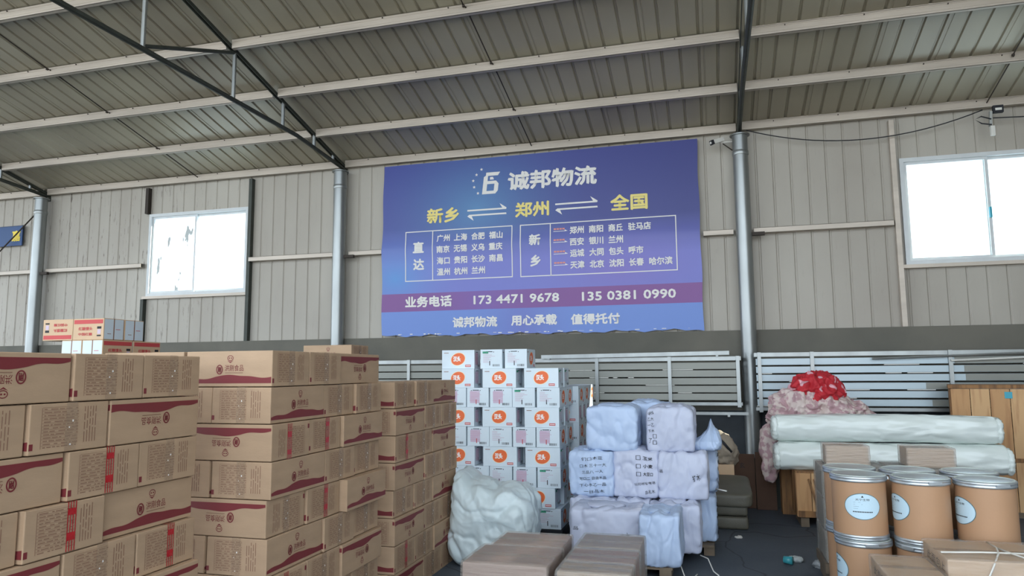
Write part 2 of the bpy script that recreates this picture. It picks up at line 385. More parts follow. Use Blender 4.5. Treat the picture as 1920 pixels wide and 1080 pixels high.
# trusses
def truss(x, lab):
    e = empty('roof_truss', (x, 9.84, 4.74)); tag(e, lab, 'roof truss', 'tubular steel roof trusses')
    top = lambda y: roof_z(y)+.06
    bot = lambda y: 4.92 if y < 8.6 else 4.92-(y-8.6)/1.3*.15
    def rel(p): return (0, p[0]-9.84, p[1]-4.74)
    q = MB()
    for dx in (-.022, .022):
        q.bar((dx, 10.25-9.84, top(10.25)-4.74-.02), (dx, RIDGE_Y-9.84, top(RIDGE_Y)-4.74), .010, .045, DARKSTEEL)
    q.build('top_chord', e)
    q = MB(); q.tube([rel((10.0, 4.80)), rel((8.6, 4.92)), rel((RIDGE_Y, 4.92))], .03, DARKSTEEL, 10); q.build('bottom_chord', e, angle=.6)
    ys = [9.6, 9.05, 8.25, 7.2, 5.75, 4.1, 2.3]
    for y in ys:
        q = MB(); q.tube([rel((y, bot(y)+.02)), rel((y, top(y)-.02))], .024, STEEL, 10); q.build('vertical_web', e, angle=.6)
    for a, c in ((5.75, 7.2), (2.3, 4.1)):
        q = MB(); q.tube([rel((a, bot(a)+.03)), rel((c, top(c)-.03))], .022, DARKSTEEL, 10); q.build('diagonal_web', e, angle=.6)
    q = MB(); q.box(-.03, .03, .1, .45, -.02, .08, DARKSTEEL); q.build('end_plate', e)
truss(-11.5, 'dark steel roof truss resting on the leftmost column')
truss(-5.53, 'long dark steel roof truss landing on the middle column')
truss(.46, 'steel roof truss seen end-on above the right column')

# purlins, one length per bay
names = ['eave beam along the wall top', 'first roof purlin up from the wall', 'second roof purlin up from the wall', 'third roof purlin up from the wall', 'fourth roof purlin up from the wall', 'fifth roof purlin up from the wall']
bays = [(-17.5, -11.54, 'left of leftmost truss'), (-11.46, -5.57, 'in the left bay'), (-5.49, .42, 'over the blue banner'), (.50, 6.5, 'over the large window')]
for k in range(6):
    y = DW-.97*k-(.09 if k == 0 else 0); zb = roof_z(y)
    for x0, x1, bn in bays:
        if k == 5 and x0 > -12: 
            pass
        if bn.startswith('left of') and k == 5: continue
        q = MB(); dz = (.0 if x0 < 0 else .012)
        q.box(x0, x1, y-.004, y, zb+dz, zb+PH+dz-.003, PURLIN)
        q.box(x0, x1, y-.004, y+.05, zb+dz, zb+.004+dz, PURLIN); q.box(x0, x1, y-.004, y+.05, zb+PH-.007, zb+PH-.003, PURLIN)
        q.box(x0, x1, y+.046, y+.05, zb+dz, zb+.02+dz, PURLIN)
        q.box(x0, x1, y-.008, y-.004, zb+dz+.085, zb+dz+.09, PURLIN); q.box(x0, x1, y-.008, y-.004, zb+dz+.028, zb+dz+.033, PURLIN)
        for j in range(int((x1-x0)/.8)):       # screw tips along the top edge
            xx = x0+.4+j*.8; q.box(xx, xx+.01, y-.02, y-.008, zb+PH-.03, zb+PH-.018, RODM)
        o = q.build('roof_purlin'); tag(o, '%s, length %s' % (names[k], bn), 'roof beam', 'steel purlins under the roof')
# sag rods
for xi, bn in ((-8.25, 'left bay, above the small window'), (-2.45, 'middle bay, above the blue banner'), (3.42, 'right bay, above the large window')):
    for k in range(5):
        y0 = DW-.97*k-.02; y1 = DW-.97*(k+1)-.02; off = .05*k
        q = MB(); q.tube([(xi-off*.3, y0, roof_z(y0)+.07), (xi-off*.3, y1, roof_z(y1)+.07)], .008, RODM, 6)
        q.box(xi-off*.3-.012, xi-off*.3+.012, y0-.035, y0-.008, roof_z(y0)+.058, roof_z(y0)+.082, RODM)
        o = q.build('tie_rod', smooth=False)
        tag(o, 'thin dark tie rod, gap %s from the wall, %s' % (['nearest', 'second', 'third', 'fourth', 'fifth'][k], bn), 'tie rod', 'thin tie rods between purlins')
# wall brace at far left
q = MB(); q.tube([(-11.6, 9.86, 4.50), (-14.6, 9.86, 2.02)], .012, RODM, 8); o = q.build('brace_rod', smooth=True); tag(o, 'thin dark diagonal brace rod running down left from leftmost column', 'brace rod')

# ------------------------------------------------------------------ banner
def banner_mat(name, kind):
    m = bpy.data.materials.new(name); m.use_nodes = True; t = m.node_tree; b_ = t.nodes['Principled BSDF']
    b_.inputs['Roughness'].default_value = .42
    tc = t.nodes.new('ShaderNodeTexCoord'); sx = t.nodes.new('ShaderNodeSeparateXYZ'); t.links.new(tc.outputs['Object'], sx.inputs[0])
    def gauss(cx, cz, rx, rz):
        mp = t.nodes.new('ShaderNodeMapping'); mp.vector_type = 'POINT'; mp.inputs[1].default_value = (-cx/rx, 0, -cz/rz); mp.inputs[3].default_value = (1/rx, 0, 1/rz)
        t.links.new(tc.outputs['Object'], mp.inputs[0]); g = t.nodes.new('ShaderNodeTexGradient'); g.gradient_type = 'QUADRATIC_SPHERE'
        t.links.new(mp.outputs[0], g.inputs[0]); return g.outputs['Fac']
    def mix(a, c, fac):
        mx = t.nodes.new('ShaderNodeMix'); mx.data_type = 'RGBA'
        if hasattr(fac, 'links'): t.links.new(fac, mx.inputs[0])
        else: mx.inputs[0].default_value = fac
        for s_, x in ((6, a), (7, c)):
            if hasattr(x, 'links'): t.links.new(x, mx.inputs[s_])
            else: mx.inputs[s_].default_value = x
        return mx.outputs[2]
    def rng(sock, a, c):
        mr = t.nodes.new('ShaderNodeMapRange'); mr.inputs[1].default_value = a; mr.inputs[2].default_value = c; t.links.new(sock, mr.inputs[0]); return mr.outputs[0]
    Z = sx.outputs[2]; X = sx.outputs[0]
    if kind == 'blue':
        col = mix(lin((64, 74, 150)), lin((58, 64, 132)), rng(X, -4.6, -.2))
        col = mix(col, lin((84, 132, 180)), gauss(-3.3, 4.0, 1.9, 1.5))
        col = mix(col, lin((112, 118, 196)), rng(Z, 3.75, 3.2))  # paler blue fading in towards the lower half
        col = mix(col, lin((122, 110, 190)), gauss(-1.2, 3.0, 1.8, .8))
        col = mix(col, lin((84, 142, 208)), gauss(-4.6, 3.0, 1.2, .9))
    elif kind == 'purple': col = mix(lin((122, 72, 142)), lin((116, 84, 164)), gauss(-3.2, 2.6, 1.4, 3))
    else:
        col = mix(lin((104, 136, 206)), lin((104, 116, 190)), gauss(-2.6, 2.3, 1.2, 2))
    t.links.new(col, b_.inputs['Base Color'])
    return m
BLUE = banner_mat('banner_blue', 'blue'); PURP = banner_mat('banner_purple_band', 'purple'); BOTB = banner_mat('banner_lower_blue', 'low')
CREAM = flat('banner_white_print', (226, 224, 220), .5); YEL = flat('banner_yellow_print', (232, 216, 130), .5); SALM = flat('banner_salmon_print', (214, 140, 130), .5)
bn = MB(); BX0, BX1, BZ0, BZ1 = -4.82, -.1, 2.13, 4.77
def by(x, z):     # slack vinyl: bends over the rail behind it
    y = 9.885
    y += .045*max(0, (z-GZ)/(BZ1-GZ)) if z > GZ else .03*(GZ-z)/(GZ-BZ0)
    y -= .012*math.exp(-((z-GZ)/.12)**2)
    return y+.004*math.sin(x*2.3+z*1.7)
NX, NZ = 60, 40
def edgez(x): return .012*math.sin(x*9)+.010*math.sin(x*23)
def bgrid(z0, z1, m, n, back=False):
    vs = []; fs = []
    for i in range(NX+1):
        for j in range(n+1):
            x = BX0+(BX1-BX0)*i/NX; z = z0+(z1-z0)*j/n
            zz = z+(edgez(x) if (z0 == BZ0 and j == 0) else 0)
            xx = x+(.006*math.sin(z*7) if i in (0, NX) else 0)
            vs.append((xx, by(x, z), zz))
    for i in range(NX):
        for j in range(n): a = i*(n+1)+j; fs.append((a, a+n+1, a+n+2, a+1))
    bn.add(vs, fs, m)
bgrid(BZ0, 2.495, BOTB, 8); bgrid(2.495, 2.765, PURP, 6); bgrid(2.765, BZ1, BLUE, 36)
bfn = lambda x, z: (x, by(x, z)-.005, z)
TX = [("诚邦物流",-2.816,-1.495,4.374,0.285,'w'),("新乡",-4.089,-3.569,3.931,0.233,'y'),("郑州",-2.705,-2.196,3.932,0.225,'y'),("全国",-1.312,-0.791,3.937,0.237,'y'),
("直",-4.307,-4.125,3.459,0.174,'w'),("达",-4.304,-4.124,3.201,0.173,'w'),
("新",-2.496,-2.322,3.475,0.166,'w'),("乡",-2.484,-2.325,3.170,0.171,'w'),
("业务电话",-4.435,-3.685,2.637,0.170,'w'),("173 4471 9678",-3.348,-2.067,2.633,0.129,'w'),("135 0381 0990",-1.742,-0.449,2.630,0.129,'w'),
("诚邦物流",-3.678,-2.987,2.314,0.160,'w'),("用心承载",-2.780,-2.104,2.319,0.156,'w'),("值得托付",-1.906,-1.216,2.312,0.153,'w')]
L1 = [("广州 上海 合肥 福山", 3.58), ("南京 无锡 义乌 重庆", 3.411), ("海口 贵阳 长沙 南昌", 3.24), ("温州 杭州 兰州", 3.072)]
for row, z in L1:
    for i, wd in enumerate(row.split()): TX.append((wd, -3.922+i*.274, -3.712+i*.2735, z, .11, 's'))
L2 = [("郑州 南阳 商丘 驻马店", 3.582), ("西安 银川 兰州", 3.413), ("运城 大同 包头 呼市", 3.251), ("天津 北京 沈阳 长春 哈尔滨", 3.083)]
for row, z in L2:
    for i, wd in enumerate(row.split()): TX.append((wd, -1.897+i*.2755, -1.897+i*.2755+(.204 if len(wd) == 2 else .316), z, .11, 's'))
for s_, x0, x1, z, h_, c in TX:
    put_text(bn, s_, (x0+x1)/2, z, x1-x0, h_, bfn, YEL if c == 'y' else CREAM, {'w': .045, 'y': .04, 's': .036}[c])
# E/6 shaped emblem with an arc of stars
sh = lambda pts: [(-3.215+p[0]*.245+(p[1])*.035, 4.208+p[1]*.33) for p in pts]
for poly in ([(0, 0), (.26, 0), (.26, .93), (0, .80)], [(.12, 1.0), (1.0, 1.0), (.88, .84), (.12, .84)], [(.26, .60), (.8, .60), (.8, .46), (.26, .46)],
             [(.26, .0), (.84, .0), (.98, .14), (.26, .14)], [(.72, .12), (.98, .14), (.98, .46), (.80, .60), (.72, .5)], [(.40, .78), (.40, .66), (.66, .66), (.58, .78)]):
    put_poly(bn, sh(poly), bfn, CREAM)
for x, z in [(-3.226, 4.594), (-3.303, 4.517), (-3.354, 4.428), (-3.338, 4.328), (-3.278, 4.23)]:
    pts = []
    for k in range(10):
        r = .026 if k % 2 == 0 else .011; a = PI/2+k*PI/5; pts.append((x+r*math.cos(a), z+r*math.sin(a)))
    bn.add([bfn(x, z)]+[bfn(*p) for p in pts], [(0, 1+k, 1+(k+1) % 10) for k in range(10)], CREAM)
def darrow(x0, x1, zt, zb, t):
    put_poly(bn, [(x0, zt), (x1-.06, zt), (x1-.10, zt+.07), (x1+.005, zt), (x1, zt-t), (x0, zt-t)], bfn, CREAM)
    put_poly(bn, [(x1+.005, zb), (x0+.07, zb), (x0+.10, zb-.07), (x0+.0, zb), (x0+.03, zb+t), (x1, zb+t)], bfn, CREAM)
darrow(-3.441, -2.84, 3.985, 3.885, .024); darrow(-2.105, -1.495, 3.99, 3.89, .024)
def frame(x0, x1, z0, z1, t=.014, div=None):
    for r in ((x0, x1, z0, z0+t), (x0, x1, z1-t, z1), (x0, x0+t, z0, z1), (x1-t, x1, z0, z1)): put_rect(bn, *r, bfn, CREAM)
    if div: put_rect(bn, div, div+t, z0, z1, bfn, CREAM)
frame(-4.435, -2.744, 2.945, 3.709, div=-3.996); frame(-2.631, -.413, 2.94, 3.707, div=-2.187)
for z in (3.578, 3.416, 3.249, 3.088):
    put_rect(bn, -2.135, -1.955, z-.004, z+.004, bfn, CREAM)
    put_poly(bn, [(-1.97, z+.022), (-1.925, z), (-1.97, z-.004)], bfn, CREAM)
    for k in range(4): put_rect(bn, -2.13+k*.042, -2.13+k*.042+.034, z+.022, z+.046, bfn, SALM)
for k in range(30):    # flaking specks along the lower edge
    x = BX0+.1+random.random()*(BX1-BX0-.2); put_rect(bn, x, x+.02+random.random()*.05, BZ0+.012+random.random()*.01, BZ0+.02+random.random()*.012, bfn, CREAM)
o = bn.build('advertising_banner', smooth=True); tag(o, 'large blue and purple Chinese logistics banner hung on the sheet wall', 'banner')

q = MB(); q.box(-13.3, -12.0, 9.93, 9.945, 3.93, 4.30, flat('sign_blue', (20, 66, 120), .5))
put_text(q, '嘉', -12.14, 4.11, .2, .2, lambda x, z: (x, 9.928, z), flat('sign_yellow', (236, 210, 60), .5), .04)
put_rect(q, -13.3, -12.0, 4.285, 4.30, lambda x, z: (x, 9.928, z), flat('sign_edge', (14, 50, 90), .5))
o = q.build('wall_sign'); tag(o, 'small blue sign with yellow Chinese character left of leftmost column', 'sign')

# camera and lamp fittings on the wall
WHT = flat('white_plastic', (215, 214, 208), .4)
e = empty('security_camera', (.36, 9.8, 4.62)); tag(e, 'small white security camera bracketed to the right column top', 'security camera')
q = MB(); q.tube([(0, 0, .02), (-.15, -.02, .02)], .014, WHT, 8); q.tube([(0, 0, -.1), (-.12, -.01, .0)], .008, RODM, 6); q.build('bracket', e, smooth=True)
q = MB(); q.bar((-.12, -.02, .06), (-.25, -.1, .005), .06, .055, WHT); q.build('housing', e)
q = MB(); q.bar((-.248, -.099, .005), (-.275, -.116, -.006), .064, .06, BLACK); q.tube([(-.27, -.113, -.004), (-.282, -.121, -.009)], .016, WHT, 10); q.build('lens', e)
e = empty('wall_floodlight', (3.4, 9.75, 4.6)); tag(e, 'small dark floodlight and junction fittings above the large window', 'floodlight')
q = MB(); q.bar((.0, 0, .12), (.0, .05, -.06), .03, .03, STEEL); q.build('bracket', e)
q = MB(); q.box(.02, .13, -.03, .02, .09, .18, BLACK); q.build('lamp_housing', e)
q = MB(); q.box(.04, .11, -.036, -.03, .115, .145, WHT); q.build('lamp_lens', e)
q = MB(); q.box(-.02, .025, -.02, .02, -.19, -.07, WHT); q.build('junction_box', e)
q = MB(); q.tube([(-.0, 0, -.05), (-.1, .02, -.02), (-.17, .03, .04), (-.1, .02, .07), (0, 0, .02)], .008, BLACK, 6); q.build('wire', e, smooth=True)
pts = [(.55+(3.35-.55)*t/20, 9.86, 4.80-.02*t/20-.30*4*(t/20)*(1-t/20)*.85+.0) for t in range(21)]
q = MB(); q.tube(pts, .007, BLACK, 6); o = q.build('sagging_cable', smooth=True); tag(o, 'thin black cable sagging between right column and floodlight', 'cable')
q = MB(); q.tube([(3.45, 9.84, 4.66), (4.6, 9.84, 4.60), (6.2, 9.84, 4.68)], .007, BLACK, 6); o = q.build('sagging_cable', smooth=True); tag(o, 'thin black cable running right from the floodlight', 'cable')

# ------------------------------------------------------------------ slatted metal racks along the wall
def rack(x0, x1, slatm, posts, zt, zb, lab, spacing, slh, y=9.6, mixm=None):
    e = empty('slatted_metal_rack', (x0, y, zb)); tag(e, lab, 'metal rack')
    L = x1-x0; H = zt-zb
    q = MB(); q.box(0, L, -.025, .025, H-.05, H, STEEL); q.build('top_rail', e)
    q = MB(); q.box(0, L, -.022, .022, 0, .04, STEEL); q.build('bottom_rail', e)
    for p in posts:
        q = MB(); q.box(p-x0-.022, p-x0+.022, -.045, -.026, -.02, H+.005, STEEL); q.build('post', e)
    r = random.Random(int(x0*10)); k = 0; z = H-.075-slh
    while z > .05:
        a = -r.random()*.05; c = L
        q = MB(); q.box(max(.02, a+.02), L-.02, -.018, .018, z, z+slh, slatm)
        if mixm: 
            s = 1.8+r.random()*.6; q.box(s, min(L-.02, s+1+r.random()*.8), -.0195, -.017, z+.002, z+slh-.002, mixm)
        for j in range(3):
            s = r.random()*(L-.6); q.box(s, s+.1+r.random()*.3, -.008, .006, z-.012, z-.002, WHT)
        q.build('slat', e); z -= spacing; k += 1
    for p in (posts[0], posts[-1]):       # brackets back to the wall
        q = MB(); q.box(p-x0-.02, p-x0+.02, .02, .325, .0, .05, STEEL); q.box(p-x0-.02, p-x0+.02, .02, .325, H-.06, H-.01, STEEL); q.build('wall_bracket', e)
    return e
rack(-5.9, .34, ALUD, [-5.8, -4.22, -2.9, -1.5, -.55, .3], 1.76, 1.14, 'grey slatted metal rack along the wall left of right column', .099, .082)
rack(.50, 4.3, ALUB, [.56, 1.18, 2.70, 4.2], 1.80, 1.08, 'pale blue-grey slatted metal rack on the wall right of column', .101, .078, mixm=ALUD)
e = empty('steel_tube', (-1.0, 9.5, 1.045)); tag(e, 'long pale steel tube lying below the left slatted rack', 'tube')
q = MB(); q.box(-1.2, 1.4, -.02, .02, -.018, .018, STEEL); q.build('tube_body', e)
for xx in (-1.0, 1.15):
    q = MB(); q.box(xx, xx+.03, -.02, .43, -.04, -.018, STEEL); q.build('hanger', e)
e = empty('loose_rail', (.45, 9.53, 1.77)); tag(e, 'bright flat rail lying along the top of the left rack', 'rail')
q = MB(); q.bar((-2.7, 0, .012), (-.25, 0, .035), .03, .05, STEEL); q.build('rail_body', e)
q = MB(); q.bar((-2.6, .0, -.012), (-2.6, 0.05, -.012), .03, .02, STEEL); q.bar((-.4, .0, -.0), (-.4, 0.05, -.0), .03, .02, STEEL); q.build('clip', e)
e = empty('bent_tube', (.78, 9.5, 1.1)); tag(e, 'thin white bent tube hanging under the right slatted rack', 'tube')
q = MB(); q.tube([(-.03, 0, .14), (.03, 0, -.17), (.5, 0, -.15)], .014, WHT, 8); q.tube([(-.03, 0, .12), (-.03, .08, .12)], .01, WHT, 8); q.build('tube_body', e)
e = empty('loose_rod', (2.6, 9.53, 1.73)); tag(e, 'bundle of thin steel rods along the top of the right rack', 'rods')
q = MB(); q.tube([(-.75, 0, -.02), (1.6, .0, .05)], .013, STEEL, 8); q.tube([(.1, .01, -.05), (1.7, .01, .01)], .012, WHT, 8); q.build('rod_body', e)

# ------------------------------------------------------------------ brown food cartons
L_, W_, H_ = .53, .355, .187
def box_fn(face, L, W, H):
    e_ = .0012
    return {'front': lambda u, v: (u, -W/2-e_, v), 'back': lambda u, v: (-u, W/2+e_, v),
            'right': lambda u, v: (L/2+e_, u, v), 'left': lambda u, v: (-L/2-e_, -u, v), 'top': lambda u, v: (u, v, H+e_)}[face]
def carton_mesh(seed, redtape):
    r = random.Random(seed); q = MB(); q.bevbox(L_, W_, H_, .004, KRAFT)
    # flap seam on top
    put_rect(q, -L_/2+.01, L_/2-.01, -.002, .002, box_fn('top', L_, W_, H_), INK)
    for f in ('front', 'back'):
        fn = box_fn(f, L_, W_, H_)
        vs = []; n = 40; 
        for i in range(n+1):
            u = -L_/2+.004+(L_-.008)*i/n; t = i/n
            h = .050+.010*math.exp(-((t-.55)/.12)**2)*1.5-.018*max(0, 1-t/.35)+.004*math.sin(t*19)
            vs += [(u, .018), (u, h)]
        q.add([fn(*p) for p in vs], [(2*i, 2*i+2, 2*i+3, 2*i+1) for i in range(n)], MAROON)
        put_text(q, '洪刚食品', .035, .098, .115, .034, fn, MAROON, .01)
        put_rect(q, -.02, .09, .071, .0745, fn, INK)
        put_ring(q, -.055, .09, .021, .026, .006, fn, MAROON, 20); put_text(q, '刚', -.055, .09, .02, .03, fn, MAROON, .03)
        put_ring(q, .01, .15, .019, .015, .0035, fn, MAROON, 20)
        put_poly(q, [(.0-.008, .137), (.01, .124), (.028, .137), (.01, .131)], fn, MAROON)
        put_rect(q, .0, .007, .147, .153, fn, MAROON); put_rect(q, .013, .02, .147, .153, fn, MAROON)
    for f in ('right', 'left'):
        fn = box_fn(f, L_, W_, H_)
        put_rect(q, -.13, -.128, .02, .172, fn, INK)
        for k in range(13):
            v = .172-k*.0118
            put_rect(q, -.127, .03, v, v+.0012, fn, INK)
            u = -.12
            while u < .03:
                l = .008+r.random()*.03; put_rect(q, u, min(.032, u+l), v-.0078, v-.0042, fn, INK); u += l+.006+(.01 if r.random() > .7 else 0)
        for k in range(5):
            u = .06+k*.013; v = .03
            while v < .16:
                l = .02+r.random()*.05; put_rect(q, u, u+.004, v, min(.17, v+l), fn, INK); v += l+.008
        for s_ in (-1,): put_rect(q, s_*.176, s_*.160, .018, .042, fn, MAROON)
    return q
def tape_mesh(red):
    q = MB(); c = .02 if red else 0; w_ = .022
    e2 = .0026
    def loop(w0, w1, m, e2):
        p = [(-L_/2-e2, .004), (-L_/2-e2, H_+e2), (L_/2+e2, H_+e2), (L_/2+e2, .004)]
        vs = []
        for x, z in p: vs += [(x, w0, z), (x, w1, z)]
        q.add(vs, [(0, 1, 3, 2), (2, 3, 5, 4), (4, 5, 7, 6)], m)
    if red:
        loop(c-w_, c+w_, CLEART, e2)
        for k in range(4): loop(c-w_+k*.0118+.001, c-w_+k*.0118+.0052, REDT, e2+.0007)
        fnr = lambda u, v: (L_/2+.0042, u, v); fnl = lambda u, v: (-L_/2-.0042, -u, v)
        for fn, s in ((fnr, 1), (fnl, -1)):
            for v0, v1 in ((.045, .075), (.14, .165)): put_rect(q, s*c-w_*.8, s*c+w_*.8, v0, v1, fn, REDT)
    else:
        loop(-.026, .026, CLEART, e2)
        r = random.Random(5)
        for k in range(3):  # tiny white flecks painted on as glints of the clear tape
            v = .02+r.random()*.15; u = -.02+r.random()*.03
            for s in (1, -1): put_rect(q, u, u+.003+r.random()*.004, v, v+.002+r.random()*.006, (lambda s: (lambda a, b_: (s*(L_/2+.0040), s*a, b_)))(s), WHITEINK_GLINT)
    return q
protos = []
for i in range(3):
    o = carton_mesh(i, False).build('food_carton'); protos.append(o)
ptape = tape_mesh(False).build('packing_tape'); ptape_r = tape_mesh(True).build('packing_tape')
USED = set()
POSN = {}
ORD = ['top', 'second', 'third', 'fourth', 'fifth', 'sixth', 'seventh', 'eighth', 'ninth']
def food_carton(x, y, z, axis, flip, tape, lab, grp, rj):
    src = protos[rj.randrange(3)]
    o = src.copy(); COL.objects.link(o)
    yaw = (0 if axis == 'X' else PI/2)+rj.uniform(-.003, .003)
    if flip: o.rotation_euler = Euler((PI, 0, yaw), 'XYZ'); o.location = (x, y, z+H_)
    else: o.rotation_euler = (0, 0, yaw); o.location = (x, y, z)
    tp = (ptape_r if tape == 'r' else ptape).copy(); COL.objects.link(tp); tp.parent = o
    if tape == 'r': tp['label'] = 'red printed tape'
    tag(o, lab, 'carton', grp)
    return o
def stack(xr, y0, rows, name, grp, leftcol, rs, zb=0):
    """rows: top first; each (layer type, flip of long-side box, tapes, dx)"""
    rj = random.Random(rs); n = len(rows); g = .010
    for i, (ty, flips, tapes, dxs) in enumerate(rows):
        z = zb+(n-1-i)*(H_+.004); rn = ORD[i]+' row down' if i else 'top row'
        j = lambda: rj.uniform(-.014, .008)
        def lab(pos, fl, tp): return 'brown carton%s, %s, %s, %s' % (' with red tape' if tp == 'r' else '', rn, pos, name)
        if ty == 'A':
            sp = [(xr-L_/2, y0+W_/2, 'X', 'corner'), (xr-L_/2, y0+W_*1.5+g, 'X', 'middle'), (xr-W_/2, y0+2*W_+2*g+L_/2, 'Y', 'far end')]
            if leftcol: sp.append((xr-L_*1.5-.008, y0+W_/2, 'X', 'front left'))
        else:
            sp = [(xr-W_/2, y0+L_/2, 'Y', 'corner'), (xr-L_/2, y0+L_+g+W_/2, 'X', 'middle'), (xr-L_/2, y0+L_+2*g+W_*1.5, 'X', 'far end')]
            if leftcol: sp += [(xr-W_*1.5-g, y0+L_/2, 'Y', 'front middle'), (xr-W_*2.5-2*g, y0+L_/2, 'Y', 'front left')]
        for k, (x, y, ax, pos) in enumerate(sp):
            dx = dxs[k] if k < len(dxs) else 0; tp = tapes[k] if k < len(tapes) else 'c'; fl = flips[k] if k < len(flips) else False
            food_carton(x+dx+j(), y+rj.uniform(-.001, .001), z, ax, fl, tp, lab(pos, fl, tp), grp, rj)
F, T = False, True
stack(-2.42, 1.72, [
 ('B', [T, F, F], 'ccc', []), ('A', [F, F, T], 'rcc', []), ('B', [T, F, F], 'crc', [0, 0, .0]), ('A', [F, F, F], 'crc', [0, 0, -.02]),
 ('B', [T, F, F], 'ccr', []), ('A', [F, F, T], 'ccc', [0, 0, .03]), ('B', [T, F, F], 'crc', []), ('A', [F, F, F], 'ccc', [])],
 'leftmost carton stack', 'brown cartons in the leftmost stack', False, 11, .157)
q = MB()
for k in range(7): q.box(-3.0, -2.43, 1.74+k*.175, 1.74+k*.175+.13, .13, .155, PALW)
for xx in (-3.0, -2.53): q.box(xx, xx+.09, 1.74, 2.92, 0, .13, PALW)
o = q.build('wooden_pallet'); tag(o, 'wooden pallet under the leftmost brown carton stack', 'pallet')
stack(-2.20, 3.26, [
 ('A', [F, F, T, F], 'cccc', [0, 0, -.02]), ('B', [F, F, F, F, F], 'cccrc', []), ('A', [T, F, F, T], 'rrcc', [0, 0, .02]), ('B', [F, F, F, F, F], 'ccccc', []),
 ('A', [T, F, F, T], 'crcc', [0, 0, .05]), ('B', [F, F, F, F, F], 'ccccc', []), ('A', [T, F, T, T], 'rccc', [0, 0, .02]), ('B', [F, F, F, F, F], 'ccccc', []), ('A', [T, F, T, T], 'cccc', [])],
 'second carton stack from the left', 'brown cartons in the second stack', True, 12)
stack(-2.20, 4.76, [
 ('A', [F, F, F], 'ccc', []), ('B', [T, F, F], 'ccc', []), ('A', [F, F, T], 'rcc', []), ('B', [T, F, F], 'ccc', []),
 ('A', [F, F, F], 'ccc', [0, 0, .01]), ('B', [T, F, F], 'ccc', []), ('A', [F, F, F], 'rcc', [0, 0, .01]), ('B', [T, F, F], 'ccc', [])],
 'third carton stack from the left', 'brown cartons in the third stack', False, 13)
# the carton column behind the second stack, of which only the top shows
rj = random.Random(5)
for i in range(9):
    food_carton(-3.66, 6.5, .15+i*(H_+.004), 'X', False, 'c', ('pale brown carton topping the column behind second stack' if i == 8 else 'brown carton, %s down, in the column hidden behind second stack' % ORD[8-i]), 'cartons behind the second stack', rj)

q = MB(); q.box(-3.93, -3.39, 6.33, 6.67, 0, .148, PALW); o = q.build('pallet'); tag(o, 'wooden pallet under the carton column behind second stack', 'pallet')
# small pink and red printed cartons on a carton pile at far left
for i in range(8):
    food_carton(-5.30, 5.20, .18+i*(H_+.004), 'X', False, 'c', 'brown carton, %s down, under front of the small pink-printed cartons' % ORD[7-i], 'cartons under the small pink-printed cartons', rj)
    food_carton(-5.30, 5.57, .18+i*(H_+.004), 'X', False, 'c', 'brown carton, %s down, under back of the small pink-printed cartons' % ORD[7-i], 'cartons under the small pink-printed cartons', rj)
def small_carton_mesh():
    l, w_, h = .33, .22, .186; q = MB(); q.bevbox(l, w_, h, .003, KRAFT2)
    for f in ('front', 'back'):
        fn = box_fn(f, l, w_, h)
        put_rect(q, -l/2+.01, l/2-.01, .14, .175, fn, PINK)
        put_text(q, '红糖馒头', -.03, .098, .15, .03, fn, PINK, .03); put_text(q, '中国红糖', -.03, .05, .15, .026, fn, PINK, .03)
        put_rect(q, .095, .14, .095, .115, fn, BLACK); put_rect(q, .095, .14, .03, .042, fn, BLACK); put_rect(q, .1, .135, .05, .09, fn, LILAC)
    for f in ('right', 'left'):
        fn = box_fn(f, l, w_, h); put_rect(q, -w_/2+.006, w_/2-.006, .006, h-.006, fn, WHITEBOX)
        put_rect(q, -.006, .006, .0, h, lambda u, v, fn=fn: tuple(a*1.0006 for a in fn(u, v)), INK)
        put_rect(q, -.07, -.03, .05, .055, lambda u, v, fn=fn: tuple(a*1.0006 for a in fn(u, v)), INK); put_rect(q, .02, .07, .09, .095, lambda u, v, fn=fn: tuple(a*1.0006 for a in fn(u, v)), PINK)
    return q
ps = small_carton_mesh().build('small_printed_carton'); first = True
zb = .18+8*(H_+.004)
q = MB(); q.box(-5.6, -4.9, 5.0, 5.85, 0, .178, PALW); o = q.build('pallet'); tag(o, 'wooden pallet under the pile with small pink-printed cartons', 'pallet')
spots = [(-5.395, 5.165, 1, PI/2, 'bottom row, left of front'), (-5.17, 5.165, 1, PI/2, 'bottom row, front corner'),
         (-5.17, 5.505, 1, PI/2, 'bottom row, behind the front corner'),
         (-5.56, 5.11, 2, 0, 'top row, left'), (-5.225, 5.11, 2, 0, 'top row, front corner'), (-5.225, 5.34, 2, 0, 'top row, behind the corner')]
for x, y, lv, rz, lab in spots:
    o = ps if first else ps.copy()
    if not first: COL.objects.link(o)
    first = False
    up = lab == 'top row, left'
    o.location = (x, y, zb+(lv-1)*.187+(.186 if up else 0)); o.rotation_euler = (PI if up else 0, 0, rz)
    tag(o, 'small carton with pink and red print, %s of the pile' % lab, 'carton', 'small pink-printed cartons')

